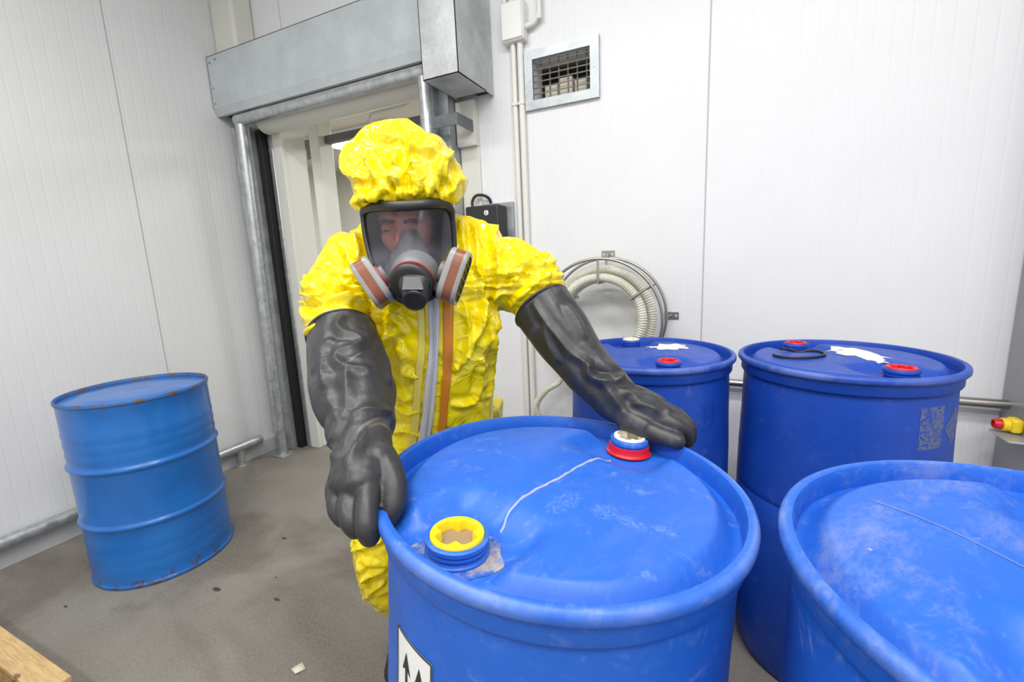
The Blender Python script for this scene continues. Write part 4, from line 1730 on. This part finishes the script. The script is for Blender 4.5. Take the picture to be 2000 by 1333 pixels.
fingR = [([(1285, 815, .895), (1318, 830, .880), (1338, 842, .885), (1342, 862, .905)], [.019, .017, .016, .014]),
         ([(1288, 803, .91), (1322, 818, .900), (1343, 832, .905), (1347, 856, .925)], [.019, .017, .016, .014]),
         ([(1280, 793, .93), (1312, 806, .930), (1335, 822, .935), (1340, 850, .955)], [.018, .016, .015, .014]),
         ([(1270, 786, .95), (1298, 797, .955), (1318, 815, .96), (1324, 842, .98)], [.016, .0145, .0135, .0125]),
         ([(1240, 825, .905), (1275, 845, .885), (1310, 858, .868), (1322, 862, .862)], [.023, .0195, .0175, .0165])]
foldsR = []
linesR = [[1.3, (1044, 596), (1064, 628), (1090, 660), (1116, 690), (1146, 712), (1152, 730), (1168, 742), (1200, 746), (1216, 736)], [(1150, 714), (1150, 740), (1152, 775)], [(1168, 742), (1190, 765), (1210, 792), (1218, 805)],
          [(1062, 645), (1072, 672), (1088, 702)], [(1108, 600), (1126, 628), (1138, 655)], [-1.0, (1160, 722), (1185, 728), (1212, 725)], [(1214, 760), (1232, 770), (1250, 785)], [(1240, 790), (1262, 792), (1282, 800)], [-1, (1195, 740), (1215, 755), (1230, 758)]]
gl = mesh_obj('gauntlet_glove', glove_mesh(GL_L, fingL, palmL, 2.3, foldsL, linesL), [M['rubber']], person)
gr_ = mesh_obj('gauntlet_glove', glove_mesh(GL_R, fingR, palmR, 5.9, foldsR, linesR), [M['rubber']], person)
for tab, par in ((GL_L, gl), (GL_R, gr_)):
    P, R = path(tab)
    ax = (P[1] - P[0]).normalized()
    e1 = ax.orthogonal().normalized()
    e2 = ax.cross(e1)
    MB().tube([P[0] + (e1 * math.cos(2 * PI * k / 48) + e2 * math.sin(2 * PI * k / 48)) * (R[0] + .001) for k in range(48)], .0035, 8, closed=True).build('cuff_bead', M['rubber'], par)

# boots --------------------------------------------------------------------
for s in (0, 1):
    a = ANK[s]
    mb = MB()
    P, R = smooth_path([a + V((0, 0, .22)) - FH * .02, a + V((0, 0, .08)), a + V((0, 0, -.01)), ], [.068, .056, .052], 5)
    mb.tube(P, R, 20)
    f = -FH
    mb.capsule([a + FH * .045 + V((0, 0, -.045)), a + f * .06 + V((0, 0, -.042)), a + f * .17 + V((0, 0, -.050))], [.044, .044, .038], 16)
    me = remesh(mb, .006, 3)
    for v in me.vertices:
        if v.co.z < .006:
            v.co.z = .004
    mesh_obj('rubber_boot', me, [M['maskblack']], person)

# respirator ----------------------------------------------------------------
resp_d = lambda px, py: .945 - .078 * (1 - min(1, abs((px - 797) / 92)) ** 2.2) + .00012 * (py - 410)
FO = [(709, 425), (712, 412), (722, 406), (745, 403), (770, 403), (800, 402), (830, 399), (850, 398), (868, 400), (879, 409), (884, 425), (887, 455), (888, 490), (884, 520), (874, 546), (860, 565), (845, 580), (815, 590), (785, 588), (768, 574), (750, 556), (735, 532), (722, 500), (713, 460)]


def RP(px, py, off=0.0):
    return K(px, py, resp_d(px, py) + off)


fp = smooth_path([V((x, y, 0)) for x, y in FO], None, 5, closed=True)
fpts = [RP(q.x, q.y) for q in fp]
rad = []
for q in fp:
    top = sst(430, 405, q.y)
    rad.append((.0052 + .0045 * top, .0075 + .003 * top))
mask = MB().tube(fpts, rad, 14, closed=True).build('respirator_mask', M['maskblack'], person)
tag(mask, 'black full face respirator frame')
# brow skirt between frame and hood, and the dark side skirt hidden behind the frame
sk = MB()
ra, rb, rc = [], [], []
for q in fp:
    cx, cy = 797, 480
    ra.append(RP(q.x, q.y, .002))
    k = .97
    rb.append(K(cx + (q.x - cx) * 1.0, cy + (q.y - cy) * 1.0 - (6 if q.y < 420 else 0), .955 + .0 * k))
    rc.append(K(cx + (q.x - cx) * .80, cy + (q.y - cy) * .86, .985))
sk.rings([ra, rb], cap=False)
sk.build('mask_skirt', M['maskgrey'], mask)
# inner face seal: dark flange that closes on the cheeks and forehead
fs_ = MB()
r1 = [K(q.x, q.y, max(resp_d(q.x, q.y) + .01, .945)) for q in fp]
r2 = []
for q in fp:
    dx_, dy_ = q.x - 797, q.y - 470
    r2.append(K(797 + dx_ * .80, 470 + dy_ * .80, .958))
r3 = []
for q in fp:
    dx_, dy_ = q.x - 797, q.y - 470
    r3.append(K(797 + dx_ * (.60 - .22 * sst(450, 520, q.y)), 470 + dy_ * .70, .972))
r4 = []
for q in fp:
    dx_, dy_ = q.x - 797, q.y - 470
    r4.append(K(797 + dx_ * (.52 - .25 * sst(460, 520, q.y)), 470 + dy_ * .62, 1.03))
r5 = []
for q in fp:
    dx_, dy_ = q.x - 797, q.y - 470
    r5.append(K(797 + dx_ * (.40 - .2 * sst(460, 520, q.y)), 470 + dy_ * .55, 1.07))
fs_.rings([r1, r2, r3, r4, r5], cap=False)
fs_.build('face_seal', M['maskdark'], mask)
# visor
NV, NU = 40, 48
Lx = [(414, 712), (450, 715), (500, 725), (540, 741), (560, 754), (575, 770), (586, 785)]
Rx = [(408, 880), (440, 885), (490, 886), (530, 879), (555, 866), (575, 847), (586, 818)]


def ip(t, y):
    for (y0, a), (y1, b) in zip(t, t[1:]):
        if y <= y1:
            return a + (b - a) * max(0, (y - y0)) / (y1 - y0)
    return t[-1][1]


vs = []
for i in range(NV + 1):
    y = 404 + (586 - 404) * i / NV
    for j in range(NU + 1):
        u = j / NU
        x = ip(Lx, y) + (ip(Rx, y) - ip(Lx, y)) * u
        bul = .010 * math.sin(PI * u) * math.sin(PI * min(1, (i / NV)))
        vs.append(RP(x, y, -bul))
vz = MB().add(vs, [(i * (NU + 1) + j, i * (NU + 1) + j + 1, (i + 1) * (NU + 1) + j + 1, (i + 1) * (NU + 1) + j) for i in range(NV) for j in range(NU)])
vo = vz.build('visor', M['visor'], mask, angle=180, origin=None)
vo.data.transform(Matrix.Identity(4))
tag(vo, 'clear tinted visor, fogged at the bottom')
# nose cup
nc = MB()
rs = []
for i, (y, hw, d, dep) in enumerate(((449, 9, .932, .012), (455, 17, .925, .022), (475, 26, .912, .036), (500, 40, .903, .045), (525, 50, .900, .050), (550, 52, .905, .052), (575, 40, .915, .045), (590, 20, .925, .03))):
    c = K(803, y, d + .035)
    rs.append(ell(c, CAM_R * (hw * d / FPX), -CAM_W * dep, 32, 2.0))
nc.rings(rs)
no = nc.build('nose_cup', M['maskgrey'], mask, angle=180)
tag(no, 'grey inner nose cup seen through the visor')
# exhalation valve
vax = (-CAM_W * .80 - CAM_U * .60).normalized()
vc = K(807, 546, .868)
val = MB().lathe([(.046, -.035), (.0455, -.010), (.043, .0), (.0405, .004), (.0405, .006)], 56, vc, vax, cap=False).build('valve_collar', M['maskgrey'], mask)
tag(val, 'grey valve collar')
MB().lathe([(.0405, .004), (.0425, .0055), (.0425, .008), (.0400, .009)], 56, vc, vax, cap=False).build('red_ring', M['redring'], val)
vb = MB().lathe([(.041, .008), (.0425, .011), (.0425, .020), (.040, .024), (.034, .027), (.001, .028)], 56, vc, vax, cap=False).build('valve_housing', M['maskblack'], mask)
c0, c1 = K(808, 557, .842), K(811, 582, .832)
sax = (-CAM_W * .80 - CAM_U * .60).normalized()
up_ = (CAM_U - sax * CAM_U.dot(sax)).normalized()
sd_ = up_.cross(sax).normalized()
rs = [ell(c0 - sax * .006, sd_ * .031, up_ * .024, 40, 2.6), ell(c0 + sax * .004 - up_ * .006, sd_ * .029, up_ * .022, 40, 2.6), ell(c1 - sax * .004, sd_ * .0235, up_ * .0225, 40), ell(c1 + sax * .010, sd_ * .0225, up_ * .0215, 40), ell(c1 + sax * .012, sd_ * .021, up_ * .020, 40)]
sn = MB().rings(rs).build('valve_snout', M['maskblack'], mask, angle=50)
pa, pb = c0 + sax * .005 + up_ * .017, c1 + sax * .008 + up_ * .0225
for k in range(7):
    q = pa.lerp(pb, k / 6.5)
    MB().obox(q, sd_ * (.0155 + .0006 * k), up_ * .0011, sax * .0035).build('rib', M['maskgrey'], sn, bevel=.0006)
MB().lathe([(.019, .0118), (.019, .0135), (.0165, .0140), (.016, .0125), (.0005, .0125)], 40, c1, sax, cap=False).build('outlet_disc', M['maskdark'], sn)


def filt(cpx, ex, nout, name_label, scale=1.0):
    c = K(*cpx)
    e1 = (CAM_R * ex[0] - CAM_U * ex[1]).normalized()
    nn = (CAM_R * nout[0] - CAM_U * nout[1] - CAM_W * nout[2])
    nn = (nn - e1 * nn.dot(e1)).normalized()
    e2 = nn.cross(e1).normalized()

    def rr(sc, t):
        return ell(c + nn * t, e1 * .050 * sc * scale, e2 * .040 * sc * scale, 48, 3.6)
    T = .0175
    rs = [rr(.80, -T - .004), rr(.93, -T - .003), rr(.985, -T), rr(1.0, -T + .003), rr(1.0, -.0088), rr(.985, -.0085), rr(.985, .0085), rr(1.0, .0088), rr(1.0, T - .003), rr(.97, T), rr(.86, T), rr(.84, T - .003), rr(.001, T - .003)]
    mis = [0, 0, 0, 0, 1, 1, 1, 0, 0, 0, 2, 2, 2]
    f = MB().rings(rs, cap=False, mis=mis).build('filter_cartridge', [M['filtergrey'], M['filterbrown'], M['maskdark']], mask, angle=45)
    tag(f, name_label)
    for k in range(5):
        q = c + nn * (T - .002) + e1 * (-.028 + .014 * k) * scale
        MB().obox(q, e2 * .030 * scale, e1 * .0015, nn * .0015).build('grille_slat', M['maskblack'], f)
    inn = c - nn * (T + .003)
    MB().lathe([(.026, 0), (.026, .003), (.022, .004), (.022, .012), (.001, .013)], 32, inn, -nn, mis=[1, 1, 0, 0, 0], cap=False).build('bayonet_ring', [M['maskgrey'], M['redring']], f)
    return f


filt((728, 554, .885), (54, 80), (-.80, .54, .12), 'grey filter with brown band on the left of the mask')
filt((889, 541, .885), (-31, 90), (.93, .32, -.02), 'grey filter with brown band on the right of the mask', 1.08)
# ports that carry the filters
for a, b in (((755, 562, .90), (742, 556, .893)), ((857, 560, .90), (872, 552, .893))):
    MB().tube([K(*a), K(*b)], [.024, .020], 24).build('filter_port', M['maskgrey'], mask)


for o in list(bpy.data.objects):
    for k in ('_o', '_mat', '_mat_name'):
        if k in o:
            del o[k]
